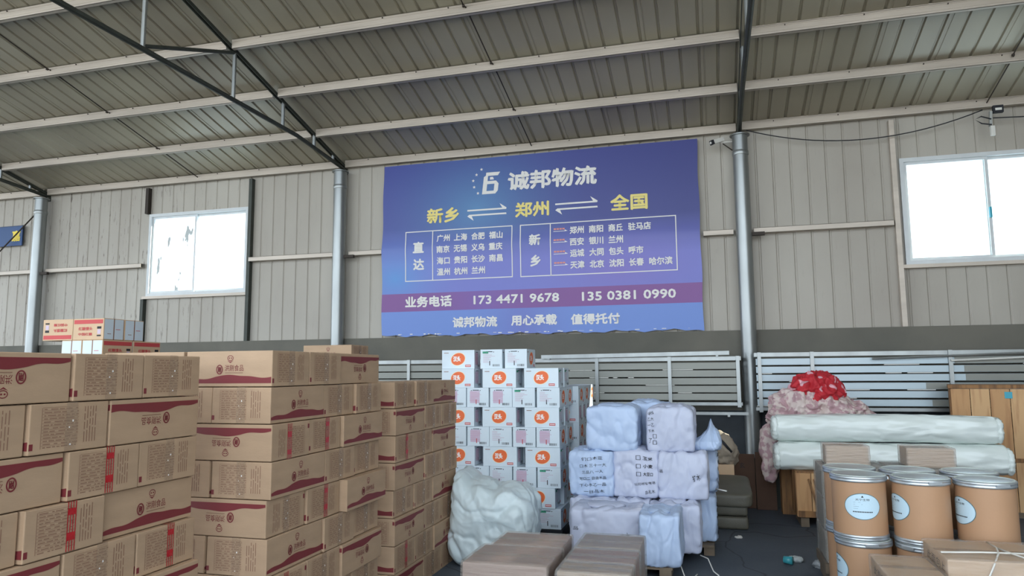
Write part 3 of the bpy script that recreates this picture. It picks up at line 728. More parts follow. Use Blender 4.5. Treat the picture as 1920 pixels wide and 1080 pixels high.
# ------------------------------------------------------------------ white cartons with orange ovals
wl, ww, wh = .345, .228, .19
def white_mesh(seed):
    r = random.Random(seed); q = MB(); q.bevbox(wl, ww, wh, .003, WHITEBOX)
    for f in ('front', 'back'):
        fn = box_fn(f, wl, ww, wh); f2 = lambda u, v, fn=fn: tuple(a*(1.002) if i < 2 else a for i, a in enumerate(fn(u, v)))
        put_disc(q, 0, .098, .080, .066, fn, GREEN if False else flat('oval_rim', (236, 222, 190), .5), 32, .35)
        put_disc(q, 0, .098, .074, .060, f2, ORANGE, 32, .35)
        f3 = lambda u, v, fn=fn: tuple(a*(1.004) if i < 2 else a for i, a in enumerate(fn(u, v)))
        put_text(q, '汉头', -.012, .1, .08, .055, f3, WHITEINK_GLINT, .05)
        put_rect(q, -.15, -.10, .158, .164, fn, INK); put_rect(q, .075, .135, .018, .04, fn, PINK); put_rect(q, .08, .13, .026, .032, f2, WHITEINK_GLINT)
    for f in ('right', 'left'):
        fn = box_fn(f, wl, ww, wh)
        put_rect(q, -.08, .02, .04, .16, fn, LILAC) if r.random() > .4 else None
        f2 = lambda u, v, fn=fn: tuple(a*(1.002) if i < 2 else a for i, a in enumerate(fn(u, v)))
        put_text(q, '·一·', -.02, .165, .10, .012, f2, BLACK, 0)
        for k in range(8): put_rect(q, -.085, -.085+.05+r.random()*.08, .145-k*.012, .1475-k*.012, f2, flat('pink_line_print', (190, 140, 160), .6))
        for k in range(9): put_rect(q, .015+k*.008, .015+k*.008+.002+r.random()*.003, .02, .042, f2, BLACK)
        put_rect(q, -.02, -.012, .03, .075, f2, BLACK if r.random() > .5 else PINK)
        if seed == 1: put_rect(q, -.09, -.03, .15, .17, f2, GREEN)
    return q
pw = [white_mesh(i).build('white_carton') for i in range(3)]
wused = [False]*3
def white_carton(x, y, z, rz, lab):
    k = random.randrange(3)
    o = pw[k] if not wused[k] else pw[k].copy()
    if wused[k]: COL.objects.link(o)
    wused[k] = True
    o.location = (x, y, z); o.rotation_euler = (0, 0, rz); tag(o, lab, 'carton', 'white cartons with orange ovals')
WX1, WY0, WZ0 = -1.445, 6.85, .10
def wrn(i): return ORD[i]+' row down' if i else 'top row'
for i in range(1, 9):
    z = WZ0+(8-i)*(wh+.0005); rj = random.Random(i)
    if i in (2, 4, 6, 8):      # ends toward the front
        n = 5
        for k in range(n):
            if i == 8 and k < 2 and False: continue
            white_carton(WX1-ww/2-k*(ww+.010)+rj.uniform(-.003, .003), WY0+wl/2+rj.uniform(-.012, .004), z, PI/2, 'white carton end-on, %s, %s from right in front face of orange-oval stack' % (wrn(i), ['first', 'second', 'third', 'fourth', 'fifth'][k]))
        white_carton(WX1-ww/2, WY0+wl*1.5+.02, z, PI/2, 'white carton on right side of front orange-oval stack, %s, second back' % wrn(i))
    else:
        offs = [0, .432, .864] if i < 7 else [0.02, .45, .87]
        for k, off in enumerate(offs):
            dx = -.03 if i == 7 else 0
            white_carton(WX1-wl/2-off+dx+rj.uniform(-.006, .004), WY0+ww/2+rj.uniform(-.012, .002), z, 0, 'white carton with orange oval facing front, %s, %s from right' % (wrn(i), ['first', 'second', 'third'][k]))
            white_carton(WX1-wl/2-off*.97, WY0+ww*1.5+.03, z, 0, 'white carton second deep, %s, %s from right, in orange-oval stack' % (wrn(i), ['first', 'second', 'third'][k]))
z = WZ0+8*(wh+.0005)
white_carton(-2.52, WY0+.2, z, .06, 'white carton with orange oval at left of the topmost row')
white_carton(-2.14, WY0+.2, z, PI/2, 'white carton end-on in the middle of the topmost row')
white_carton(-1.885, WY0+.2, z, PI/2, 'white carton end-on at right of the topmost row')
e = empty('plastic_pallet', (-2.05, 7.22, 0)); tag(e, 'black plastic pallet under the white orange-oval cartons', 'pallet')
q = MB(); q.box(-.66, .62, -.39, .34, .07, .098, BLACKPL); q.build('deck', e)
q = MB()
for xx in (-.58, 0, .54): q.box(xx-.07, xx+.07, -.39, .34, 0, .07, BLACKPL)
q.build('runner', e)
# second white stack, behind and further right
q = MB(); q.box(-2.0, -1.40, 7.52, 8.62, 0, .098, BLACKPL); o = q.build('plastic_pallet'); tag(o, 'black pallet under the rear stack of white cartons', 'pallet')
for i in range(2, 9):
    z = WZ0+(8-i)*(wh+.0005)
    if i % 2 == 0:
        for k in range(3): white_carton(-1.385-ww/2, 7.55+wl/2+k*(wl+.004), z, PI/2, 'white carton, rear orange-oval stack right side, %s, %s from front' % (wrn(i), ['first', 'second', 'third'][k]))
    else:
        for k in range(4): white_carton(-1.385-wl/2, 7.55+ww/2+k*(ww+.014), z, 0, 'white carton end-on to aisle, rear orange-oval stack, %s, %s from front' % (wrn(i), ['first', 'second', 'third', 'fourth'][k]))

# ------------------------------------------------------------------ soft shapes
def cubegrid(n):
    idx = {}; vs = []; fs = []
    def vid(p):
        k = tuple(round(c*n) for c in p)
        if k not in idx: idx[k] = len(vs); vs.append(Vector(p))
        return idx[k]
    for ax in range(3):
        for s in (-1, 1):
            for i in range(n):
                for j in range(n):
                    q4 = []
                    for a, c in ((0, 0), (1, 0), (1, 1), (0, 1)):
                        p = [0, 0, 0]; p[ax] = s; p[(ax+1) % 3] = -1+2*(i+a)/n; p[(ax+2) % 3] = -1+2*(j+c)/n; q4.append(vid(p))
                    fs.append(q4 if s > 0 else q4[::-1])
    return vs, fs
def ridged(p, oc=3):
    s = 0; a = 1; p = Vector(p)
    for _ in range(oc): s += a*(1-2*abs(noise.noise(p))); p = p*2.1; a *= .5
    return s
def soft_fn(dim, k, amp, freq, seed, extra=None, stretch=(1, 1, 1), smooth_amp=0, cr=0, cf=4):
    off = Vector((seed*3.7, seed*1.3, seed*7.1))
    def F_(p):
        p = Vector(p); nrm = (abs(p.x)**k+abs(p.y)**k+abs(p.z)**k)**(1/k) or 1; c = p/nrm
        q_ = Vector((c.x*dim[0]/2, c.y*dim[1]/2, c.z*dim[2]/2))
        n_ = Vector((c.x**3/dim[0], c.y**3/dim[1], c.z**3/dim[2])).normalized() if c.length else Vector((0, 0, 1))
        s_ = Vector((q_.x*stretch[0], q_.y*stretch[1], q_.z*stretch[2]))
        d = amp*ridged(s_*freq+off)+smooth_amp*noise.noise(q_*1.8+off)
        if cr:
            for i in range(2):
                d -= cr*max(0, 1-abs(noise.noise(s_*cf*(1+i*.7)+off*(1.3+i)))*7)*(1-.4*i)
        if extra: q_ = extra(q_, c)
        return q_+n_*d
    return F_
def soft(name, fn, m, n=22, parent=None, zmin=None):
    vs, fs = cubegrid(n); q = MB(); pv = [fn(v) for v in vs]
    if zmin is not None: pv = [Vector((v.x, v.y, max(v.z, zmin))) for v in pv]
    q.add(pv, fs, m); return q.build(name, parent, smooth=True)
_soft = []
# ------------------------------------------------------------------ sheet-wrapped bales
def bale(x0, x1, y0, d, z0, z1, m, lab, marks=0, seed=0, peak=0):
    W = x1-x0; Hh = z1-z0
    def extra(q_, c):
        t = q_.z/(Hh/2); s = 1+.012*(1-t*t); q_.x *= s; q_.y *= s
        if t > .6: q_.z += .012*math.sin(c.x*7+seed)*(1 if abs(c.y) < .8 else .4)
        if peak and t > 0: k = max(0, 1-abs(c.x-.25)*.9); q_.z += t*peak*k-.03*t*(1-k); q_.y *= 1-.6*t; q_.x = q_.x*(1-.45*t)+.03*t
        return q_
    F_ = soft_fn((W+.006, d, Hh+.004), 14 if not peak else 5, .011, 6.5, seed+1, extra, (1, 1, .55), .008, .011, 5)
    o = soft('wrapped_bale', F_, m, 40); o.location = ((x0+x1)/2, y0+d/2, z0+Hh/2+.004)
    tag(o, lab, 'bale', 'bales wrapped in pale blue sheets')
    if marks:
        q = MB()
        def fs_(u, v):
            p = F_((u, -1, v)); return (p.x, p.y-.005, p.z)
        def rs_(u, v):
            p = F_((1, u, v)); return (p.x+.005, p.y, p.z)
        r = random.Random(seed*5+marks)
        if marks == 1:      # rows of black characters over the whole front
            for i, s_ in enumerate(['们口木亚', '口木 三十一大', '三品八 一人', '写口二 自由木品', '下心水乙一品', '一自品木']):
                put_text(q, s_, .12+r.uniform(-.05, .05), .68-i*.29, 1.1+r.uniform(-.2, .2), .15, fs_, BLACK, .012, .08)
        elif marks == 2:    # column of tick boxes with words at right side of front
            for i, s_ in enumerate(['玉米', '小麦', '大豆口']):
                v = .7-i*.34
                for a in ((.05, .25, v-.09, v-.075), (.05, .25, v+.075, v+.09), (.05, .07, v-.09, v+.09), (.23, .25, v-.09, v+.09)): put_rect(q, *a, fs_, BLACK)
                put_text(q, s_, .56, v+.0, .42, .16, fs_, BLACK, .015, -.05)
            put_text(q, '公司地址电话', .4, -.38, .9, .12, fs_, BLACK, .0, .12); put_text(q, '品名木', .62, -.72, .4, .14, fs_, BLACK, .0, .2)
        elif marks == 3:    # column at the left edge
            for i, s_ in enumerate(['名', '乙大', '一乙', '下木']): put_text(q, s_, -.80, .75-i*.27, .26, .15, fs_, BLACK, .0, .1)
            for v in (-.30, -.58):
                for a in ((-.76, -.58, v-.09, v-.075), (-.76, -.58, v+.075, v+.09), (-.76, -.74, v-.09, v+.09), (-.60, -.58, v-.09, v+.09)): put_rect(q, *a, fs_, BLACK)
            put_text(q, '了', -.86, -.5, .12, .2, fs_, BLACK, 0)
        elif marks == 4:    # column down the right-hand side
            for i, s_ in enumerate(['品口', '木由', '四目', '品口', '由山']):
                put_text(q, s_, -.5, .66-i*.32, .5, .16, rs_, BLACK, .02)
        elif marks == 5:
            put_text(q, '扩木', .55, -.05, .3, .3, fs_, BLACK, -.0, .3); put_text(q, '品', -.85, .2, .16, .14, fs_, BLACK, 0)
        elif marks == 6:
            put_text(q, '小二', -.8, -.5, .3, .2, fs_, BLACK, 0, .4)
        p_ = q.build('printed_marks', o)
    # gathered knot of sheet on top
    if not peak:
        K = soft_fn((W*.55, d*.5, .035), 2, .010, 14, seed+9); kn = soft('tied_flap', K, m, 8, o); kn.location = (-W*.05, 0, Hh/2+.004)
    return o
A_, B_ = SHEETBALE, SHEETBALE2
z1, z2, z3 = .095, .495, .885
bale(-1.17, -.60, 5.93, .42, z1, .47, B_, 'wide wrinkled pale bale at lower left, front row by the cartons', 5, 1)
bale(-.595, -.30, 5.78, .45, z1, .47, A_, 'narrow light blue bale nearest the camera, lower row, on pallet edge', 6, 2)
bale(-.555, -.16, 6.25, .40, z1, .47, B_, 'lower-row lilac bale behind the narrow light blue bale', 0, 3)
bale(-.44, -.03, 6.68, .40, z1, .48, A_, 'lower-row bale at right with a column of blue print', 4, 4)
bale(-1.26, -.86, 6.37, .42, z1, .48, B_, 'lower-row bale at far left behind wide wrinkled bale', 0, 5)
bale(-1.27, -.89, 6.42, .42, z2, .875, A_, 'middle-row left bale covered in lines of black characters', 1, 6)
bale(-.885, -.50, 6.44, .42, z2, .885, B_, 'middle-row bale with a column of black tick boxes', 2, 7)
bale(-.49, -.09, 6.43, .42, z2, .88, B_, 'middle-row right bale, pale lilac, faint marks at its edge', 5, 8)
bale(-.40, -.01, 6.87, .42, z2, .88, A_, 'middle-row bale furthest back at right with blue print', 4, 9)
bale(-1.11, -.675, 6.46, .42, z3, 1.265, A_, 'top-row left plain light blue bale', 0, 10)
bale(-.58, -.19, 6.47, .42, z3, 1.262, B_, 'top-row right bale with black characters and boxes at its left', 3, 11)
bale(-.78, -.42, 6.92, .36, z3, 1.285, A_, 'top-row bale set back between the other two top bales', 0, 12)
bale(-1.2, -.8, 6.90, .38, z2, .88, A_, 'middle-row bale hidden behind the left character-covered bale', 0, 15)
bale(-.79, -.41, 6.90, .38, z2, .88, B_, 'middle-row bale behind the tick-box bale under rear top bale', 0, 16)
bale(-1.28, -.88, 6.80, .40, z1, .48, A_, 'lower-row bale at back left of the bale pile', 0, 17)
bale(-.86, -.47, 6.80, .40, z1, .48, B_, 'lower-row bale at back middle of the bale pile', 0, 18)
bale(-.85, -.58, 6.37, .41, z1, .48, B_, 'lower-row bale in the middle under the tick-box bale', 0, 19)
bale(-.205, .03, 6.62, .28, .888, 1.03, A_, 'small pointed sack-like bale on the right of the pile', 0, 13, peak=.10)
e = empty('wooden_pallet', (-.6, 6.5, 0)); tag(e, 'low wooden pallet under the pale blue bales', 'pallet')
q = MB()
for k in range(9): q.box(-.60, .24 if k < 5 else .55, -.70+k*.16, -.70+k*.16+.12, .07, .09, PALW)
q.build('deck', e)
q = MB()
for xx, ya in ((-.58, -.7), (-.18, -.7), (.14, -.7), (.46, .12)):
    q.box(xx, xx+.09, ya, .70, 0, .07, PALW)
q.build('runner', e)
q = MB(); q.tube([(-.16, 6.2, .1), (-.10, 6.15, .09), (-.06, 6.05, .02), (-.02, 5.98, .008)], .005, WHT, 6); q.tube([(-.3, 5.85, .1), (-.27, 5.8, .03), (-.22, 5.8, .01), (-.18, 5.9, .03)], .005, WHT, 6)
o = q.build('loose_string', smooth=True); tag(o, 'white tie strings hanging from the lower bales onto the floor', 'string')
q = MB(); q.tube([(-.02, 6.75, .545), (.07, 6.68, .54)], .006, WHT, 6); o = q.build('plastic_stick', smooth=True); tag(o, 'short white stick poking out of the bales beside the grey seat', 'stick')

# big white woven sack
def sx_(q_, c):
    t = max(0, (q_.z+.45)/.9); q_.x = q_.x*(1-.16*t)-.02*t
    k = max(0, min(1, (q_.x+.36)/.16)); k2 = max(0, min(1, (q_.x+.10)/.4)); q_.z = -.45+(q_.z+.45)*(1-.27*k-.08*k2)
    q_.z -= .03*math.exp(-((q_.x-.02)/.06)**2)*t
    return q_
F_ = soft_fn((.72, .60, .9), 5, .022, 3.6, 31, sx_, (1, 1, .7), .06, .02, 2.6)
e = empty('woven_sack', (-1.815, 6.03, 0)); tag(e, 'huge crumpled white woven sack between brown and white carton stacks', 'sack')
o = soft('sack_body', F_, SACKM, 60, e, zmin=-.45); o.location = (0, 0, .452)
q = MB()
Fr = lambda u, v: tuple(Vector(F_((u, -1, v)))+Vector((0, -.006, .452)))
def strip(a, c, w_, n=16):
    vs = []
    d = Vector((c[0]-a[0], c[1]-a[1])); nn = Vector((-d.y, d.x)).normalized()*w_
    for i in range(n+1):
        t = i/n; x = a[0]+d.x*t; z = a[1]+d.y*t; vs += [Fr(x+nn.x, z+nn.y), Fr(x-nn.x, z-nn.y)]
    q.add(vs, [(2*i, 2*i+2, 2*i+3, 2*i+1) for i in range(n)], SACKM)
strip((-.2, .35), (.75, .15), .02); strip((.05, .3), (.45, -.15), .025); strip((-.6, .1), (.1, .25), .015)
q.build('carry_strap', e, smooth=True)

# ------------------------------------------------------------------ foreground cartons wrapped in film
def wrapped_carton(x0, x1, y0, y1, z0, z1, lab, filmm, base=KRAFT, name='wrapped_carton', grp=None, tape=True, marks=None, bulge=.006, rz=0):
    W, D, H = x1-x0, y1-y0, z1-z0
    e = empty(name, ((x0+x1)/2, (y0+y1)/2, z0), rz); tag(e, lab, 'carton', grp)
    q = MB(); q.bevbox(W-.012, D-.012, H-.006, .006, base)
    put_rect(q, -W/2+.02, W/2-.02, -.002, .002, box_fn('top', W, D, H-.0065), INK)
    if marks: marks(q, W, D, H)
    q.build('carton_body', e)
    if tape:
        q = MB(); q.box(-W/2+.004, W/2-.004, -.03, .03, H-.0055, H-.0042, CLEART); q.build('packing_tape', e)
    F2 = soft_fn((W+.012, D+.012, H+.006), 40, .0015, 22, hash((round(x0, 2), round(y0, 2))) % 50, None, (.25, 1, 1))
    f = soft('plastic_film', F2, filmm, 24, e); f.location = (0, 0, H/2+.001)
    return e
FILM = film('stretch_film', (205, 195, 185), .30, .12, 1.0, (.25, 1, 2.5), 14)
FILMS = film('crinkled_film', (215, 205, 195), .45, .12, 1.0, (.3, 1, 3.5), 26)
FILMG = film('grey_stretch_film', (188, 186, 180), .42, .14, 1.0, (.3, 1, 3), 20)
PURPK = mat('brown_grey_cardboard', (150, 126, 116), .7, var=.05)
REDK = mat('reddish_cardboard', (150, 104, 90), .7, var=.05)
for (x0, x1, y0, y1, lab, fm, base) in [(-1.46, -.945, 4.08, 4.535, 'large brown carton at bottom centre, front one of the left pair', FILM, PURPK), (-1.42, -.955, 4.55, 4.90, 'brown carton directly behind the front left one at bottom centre', FILM, PURPK),
        (-.885, -.475, 4.02, 4.24, 'film-wrapped carton at bottom centre, nearest of the right row', FILMG, KRAFT), (-.885, -.475, 4.255, 4.57, 'film-wrapped reddish carton, middle of the right foreground row', FILMG, REDK), (-.885, -.48, 4.585, 4.98, 'film-wrapped carton, rear of right foreground row by the bales', FILMG, PURPK)]:
    wrapped_carton(x0, x1, y0, y1, .1, .5, lab, fm, base, grp='film-wrapped cartons in the foreground')
e = empty('wooden_pallet', (-.95, 4.5, 0)); tag(e, 'wooden pallet under the film-wrapped foreground cartons', 'pallet')
q = MB()
for k in range(7): q.box(-.55, .5, -.5+k*.155, -.5+k*.155+.1, .075, .097, PALW)
q.build('deck', e); q = MB()
for xx in (-.53, -.05, .40): q.box(xx, xx+.09, -.5, .5, 0, .075, PALW)
q.build('runner', e)
def rmarks(q, W, D, H):
    fn = box_fn('left', W-.012, D-.012, H)
    put_text(q, '此面向上', .02, H-.06, D*.7, .05, fn, BLACK, .01)
    for k in range(5): put_rect(q, -.12+k*.05, -.10+k*.05, .05, H-.11, fn, BLACK)
    put_rect(q, -D/2+.03, -D/2+.09, .05, .12, lambda u, v: (fn(u, v)[0]-.001,)+fn(u, v)[1:], WHITEBOX)
ec = wrapped_carton(1.17, 1.80, 4.48, 4.97, .27, .575, 'pale carton tied with white string, bottom right, in front of drums', FILM, KRAFT2, name='tied_carton', marks=rmarks)
q = MB(); pr = [(-.05, -.252, .02), (-.10, -.254, .12), (-.12, -.252, .22), (-.09, -.25, .29), (-.02, -.1, .315), (.02, .05, .313), (.02, .2, .31)]
q.tube(pr, .005, WHT, 8); q.tube([(.02, .05, .313), (.05, -.1, .315), (.12, -.25, .308), (.14, -.256, .2), (.13, -.256, .05)], .005, WHT, 8); q.tube([(-.31, -.13, .312), (-.1, -.10, .316), (.3, -.05, .312)], .005, WHT, 8)
q.build('tie_string', ec, smooth=True)
q = MB(); q.box(1.19, 1.78, 4.5, 4.95, 0, .268, KRAFT); o = q.build('carton'); tag(o, 'brown carton underneath the string-tied pale carton', 'carton')
wrapped_carton(.85, 1.155, 4.32, 4.82, .2, .5, 'film-wrapped carton with black print, bottom edge below the drums', FILM, KRAFT2, marks=rmarks)
q = MB(); q.box(.87, 1.14, 4.34, 4.80, 0, .198, KRAFT); o = q.build('carton'); tag(o, 'brown carton underneath the film-wrapped carton before the drums', 'carton')

# ------------------------------------------------------------------ fibre drums
DR, DH = .168, .405
def drum_proto():
    e = empty('fibre_drum')
    q = MB(); q.lathe([(DR-.006, .012), (DR-.004, .03), (DR-.004, DH-.03)], DRUMM, 56); q.build('drum_body', e, angle=.6)
    q = MB(); q.lathe([(DR-.004, 0), (DR, .003), (DR+.001, .010), (DR-.002, .014), (DR+.001, .018), (DR, .030), (DR-.004, .033)], CHROME, 56); q.build('base_ring', e, smooth=True)
    q = MB(); q.lathe([(DR-.003, DH-.042), (DR+.003, DH-.040), (DR+.006, DH-.030), (DR+.001, DH-.024), (DR+.006, DH-.018), (DR+.004, DH-.006), (DR-.004, DH-.003)], CHROME, 56)
    cr_ = q.build('clamp_ring', e, smooth=True)
    q = MB(); q.bar((DR+.006, -.04, DH-.022), (DR+.006, .04, DH-.022), .008, .016, CHROME); q.build('clamp_lever', cr_)
    q = MB(); q.lathe([(DR-.004, DH-.006), (DR-.006, DH), (DR-.014, DH), (DR-.018, DH-.006), (.001, DH-.006)], LIDM, 56); q.build('lid', e, angle=.5)
    q = MB(); cyl = lambda r: (lambda u, v: (r*math.sin(u/DR), -r*math.cos(u/DR), v))
    def grid_oval(rx, ry, m, r):
        n = 14; vs = []; fs = []
        rings = 6; fn = cyl(r); vs.append(fn(0, .215))
        nn = 40
        for a in range(1, rings+1):
            for k in range(nn): t = 2*PI*k/nn; vs.append(fn(rx*a/rings*math.cos(t), .215+ry*a/rings*math.sin(t)))
        for k in range(nn): fs.append((0, 1+k, 1+(k+1) % nn))
        for a in range(rings-1):
            for k in range(nn): k2 = (k+1) % nn; fs.append((1+a*nn+k, 1+(a+1)*nn+k, 1+(a+1)*nn+k2, 1+a*nn+k2))
        q.add(vs, fs, m)
    grid_oval(.112, .083, flat('label_rim', (70, 110, 120), .5), DR-.0025); grid_oval(.108, .079, LABELM, DR-.0015)
    fn = cyl(DR-.0005)
    put_poly(q, [(-.008, .272), (0, .284), (.008, .272)], fn, BLACK)
    put_text(q, '天宁生物', 0, .258, .085, .014, fn, BLACK, .0)
    for k in range(4): put_rect(q, -.055, -.04+random.random()*.05, .24-k*.013, .2415-k*.013, fn, flat('label_small_print', (110, 140, 160), .6))
    for k in range(12): put_rect(q, -.06+k*.01, -.06+k*.01+.007, .178, .185, fn, BLACK)
    q.build('paper_label', e)
    return e
pd = drum_proto(); dfirst = True
drums = [(.895, 5.30, 1, -.05, 'upper fibre drum at left of front row with full oval label'), (1.248, 5.235, 1, -1.3, 'upper fibre drum in the middle of the front row'), (1.602, 5.20, 1, -1.3, 'upper fibre drum at right end of the front row'),
         (.905, 5.30, 0, -1.45, 'lower fibre drum at left of front row, label at its edge'), (1.256, 5.24, 0, -2.4, 'lower fibre drum in the middle of the front row'), (1.61, 5.21, 0, -2, 'lower fibre drum at right end of the front row'),
         (.90, 5.655, 1, 2, 'upper fibre drum behind the left front drum, lid showing'), (1.26, 5.60, 1, 2.5, 'upper fibre drum behind the middle front drum, lid showing'), (1.63, 5.58, 1, 2, 'upper fibre drum behind the right front drum, lid showing'),
         (.90, 5.655, 0, 2, 'lower fibre drum at back left of the drum group'), (1.26, 5.60, 0, 2, 'lower fibre drum at back middle of the drum group'), (1.63, 5.58, 0, 2, 'lower fibre drum at back right of the drum group')]
for x, y, lv, rz, lab in drums:
    o = pd if dfirst else copy_tree(pd)
    dfirst = False; o.location = (x, y, .095+lv*(DH+.003)); o.rotation_euler = (0, 0, rz); tag(o, lab, 'drum', 'brown fibre drums with metal rings')
e = empty('wooden_pallet', (1.27, 5.42, 0)); tag(e, 'wooden pallet under the brown fibre drums', 'pallet')
q = MB()
for k in range(7): q.box(-.56, .58, -.38+k*.115, -.38+k*.115+.09, .07, .093, PALW)
q.build('deck', e); q = MB()
for xx in (-.55, -.04, .48): q.box(xx, xx+.09, -.38, .40, 0, .07, PALW)
q.build('runner', e)

# film wrapped carton stack behind the drums
GREYK = mat('grey_brown_carton', (138, 128, 116), .65, var=.1, scale=14)
for c, xx in enumerate((.755, 1.225)):
    for lv in range(3):
        z0 = .17+lv*.233
        wrapped_carton(xx, xx+.455, 5.90, 6.36, z0, z0+.23, 'grey film-wrapped carton behind drums, %s column, %s layer' % (['left', 'right'][c], ['bottom', 'middle', 'upper'][lv]), FILMG, GREYK, grp='film-wrapped cartons behind the drums')
q = MB(); q.box(.74, 1.7, 5.88, 6.38, .1, .168, PALW)
for xx in (.76, 1.18, 1.6): q.box(xx, xx+.08, 5.9, 6.36, 0, .1, PALW)
o = q.build('wooden_pallet'); tag(o, 'wooden pallet under the film-wrapped cartons behind the drums', 'pallet')
wrapped_carton(.80, 1.10, 5.98, 6.22, .872, 1.015, 'small wrinkled film-wrapped carton above the left drum', FILMS, KRAFT, grp='small wrapped cartons on top behind the drums')
wrapped_carton(1.35, 1.665, 5.96, 6.22, .872, 1.01, 'small wrinkled film-wrapped carton above the gap right of middle drum', FILMS, KRAFT, grp='small wrapped cartons on top behind the drums')

# ------------------------------------------------------------------ long wrapped rolls, quilts, crates
def roll(x0, x1, y, z, r, lab, seed, sag=0):
    n = 160; k = 56; vs = []; fs = []; L = x1-x0; off = Vector((seed*5, 0, 0))
    for i in range(n+1):
        t = i/n; x = t*L-L/2; e_ = min(t, 1-t)*L; rr = r*(1-max(0, 1-e_/.05)**2.5*.22)
        for j in range(k):
            a = 2*PI*j/k; sq = 1-.06*math.cos(2*a)
            p = Vector((x*1.6, math.cos(a)*r*7, math.sin(a)*r*7))+off
            d = 1+.06*noise.noise(p*1.0)+.035*(1-2*abs(noise.noise(p*2.4)))
            d -= .05*max(0, 1-abs(noise.noise(Vector((x*2.2+math.sin(a), math.cos(a)*2.2, math.sin(a)*2.2))+off*1.7))*7)
            vs.append((x, math.cos(a)*rr*sq*d, math.sin(a)*rr*d*.97-sag*(2*t-1)**2))
    for i in range(n):
        for j in range(k): j2 = (j+1) % k; fs.append((i*k+j, (i+1)*k+j, (i+1)*k+j2, i*k+j2))
    fs.append(tuple(range(k))); fs.append(tuple(n*k+j for j in range(k))[::-1])
    q = MB(); q.add(vs, fs, ROLLM); e = empty('wrapped_roll', ((x0+x1)/2, y, z)); tag(e, lab, 'roll'); q.build('roll_body', e, smooth=True)
    q = MB()
    for s in (-1, 1):      # film gathered over the ends
        o = soft('gathered_end', soft_fn((.05, r*1.75, r*1.6), 3, .012, 12, seed*3+s, None, (1, 2, 2)), ROLLM, 14, e); o.location = (s*(L/2-.004), 0, -.01)
    return e
roll(.60, 2.68, 8.23, .985, .143, 'upper long white plastic-wrapped roll, under the quilts', 1, .012)
roll(.61, 2.74, 8.20, .690, .150, 'lower long white plastic-wrapped roll, above the wooden crate', 2)
def plank_panel(w_, h, t, n, m, seed=1, vertical=True):
    q = MB(); r = random.Random(seed); x = -w_/2
    for k in range(n):
        pw_ = w_/n; d = r.uniform(0, .003); q.box(x+.003, x+pw_-.003, -t/2-d, t/2, 0, h, m if k % 2 else WOODB); x += pw_
    return q
# low crate carrying the rolls
def crate(x0, x1, y0, y1, z0, z1, lab, nplank=3):
    W, D, H = x1-x0, y1-y0, z1-z0; e = empty('wooden_crate', ((x0+x1)/2, (y0+y1)/2, 0)); tag(e, lab, 'crate')
    q = plank_panel(W, H, .02, nplank, WOOD, 3); o = q.build('front_panel', e); o.location = (0, -D/2, z0)
    q = plank_panel(D-.02, H, .02, nplank, WOODD, 4); o = q.build('side_panel', e, rot=(0, 0, PI/2)); o.location = (-W/2+.01, .01, z0)
    q = plank_panel(D-.02, H, .02, nplank, WOODD, 5); o = q.build('side_panel', e, rot=(0, 0, PI/2)); o.location = (W/2-.01, .01, z0)
    q = MB(); q.box(-W/2, W/2, -D/2, D/2, H+z0, H+z0+.015, WOODD); q.build('top_board', e)
    q = MB(); q.box(-W/2+.01, W/2-.01, -D/2-.03, -D/2-.012, z0, z0+.06, WOODD); q.build('batten', e)
    for xx in (-W/2+.03, W/2-.11):
        q = MB(); q.box(xx, xx+.08, -D/2, D/2, 0, z0, PALW); q.build('foot', e)
    return e
ec = crate(.77, 1.35, 8.02, 8.50, .10, .535, 'low wooden crate holding up the left end of the rolls', 4)
q = MB()
for x0, x1 in ((-.17, -.08), (-.12, -.03), (-.02, .0)): q.bar((x0, -.262, .48), (x1, -.262, .14), .018, .03, WOODD)
q.build('loose_stick', ec)
crate(1.75, 2.45, 8.02, 8.50, .10, .535, 'wooden crate hidden behind drums under right end of rolls', 4)

QUILTP = mat('pink_patterned_quilt', (178, 146, 150), .85, ridge=1, col2=(206, 190, 184), scale=14, lo=.46, hi=.54, bump=1.0, bscale=5, detail=2)
QUILTR = mat('red_patterned_quilt', (182, 34, 46), .7, col2=(222, 170, 180), ridge=1, scale=9, lo=.60, hi=.64, bump=1.0, bscale=4, detail=1)
F_ = soft_fn((1.00, .42, .46), 2.4, .05, 5.5, 51, lambda q_, c: Vector((q_.x+.0, q_.y, q_.z*(1-.45*max(0, c.x)))), (1, 1, 1), .06, .03, 5)
e = empty('patterned_quilt', (1.10, 8.70, .56)); tag(e, 'heap of pink and cream patterned quilts behind the rolls', 'quilt')
o = soft('quilt_heap', F_, QUILTP, 60, e); o.location = (.02, 0, .53)
o = soft('hanging_end', soft_fn((.18, .14, .60), 2.5, .02, 8, 53), QUILTP, 16, e); o.location = (-.535, -.19, .12)
q = MB(); q.box(-.42, .5, -.05, .16, -.56, .34, WOODD); q.build('support_box', e)
F_ = soft_fn((.50, .34, .30), 2.6, .045, 6, 61, lambda q_, c: Vector((q_.x*(1-.25*max(0, c.z)), q_.y, q_.z+.06*max(0, c.z)*max(0, c.x))), (1, 1, 1), .05, .03, 5)
o = soft('red_blanket', F_, QUILTR, 50); o.location = (1.10, 8.70, 1.35); tag(o, 'bright red blanket with white pattern on top of quilts', 'blanket')

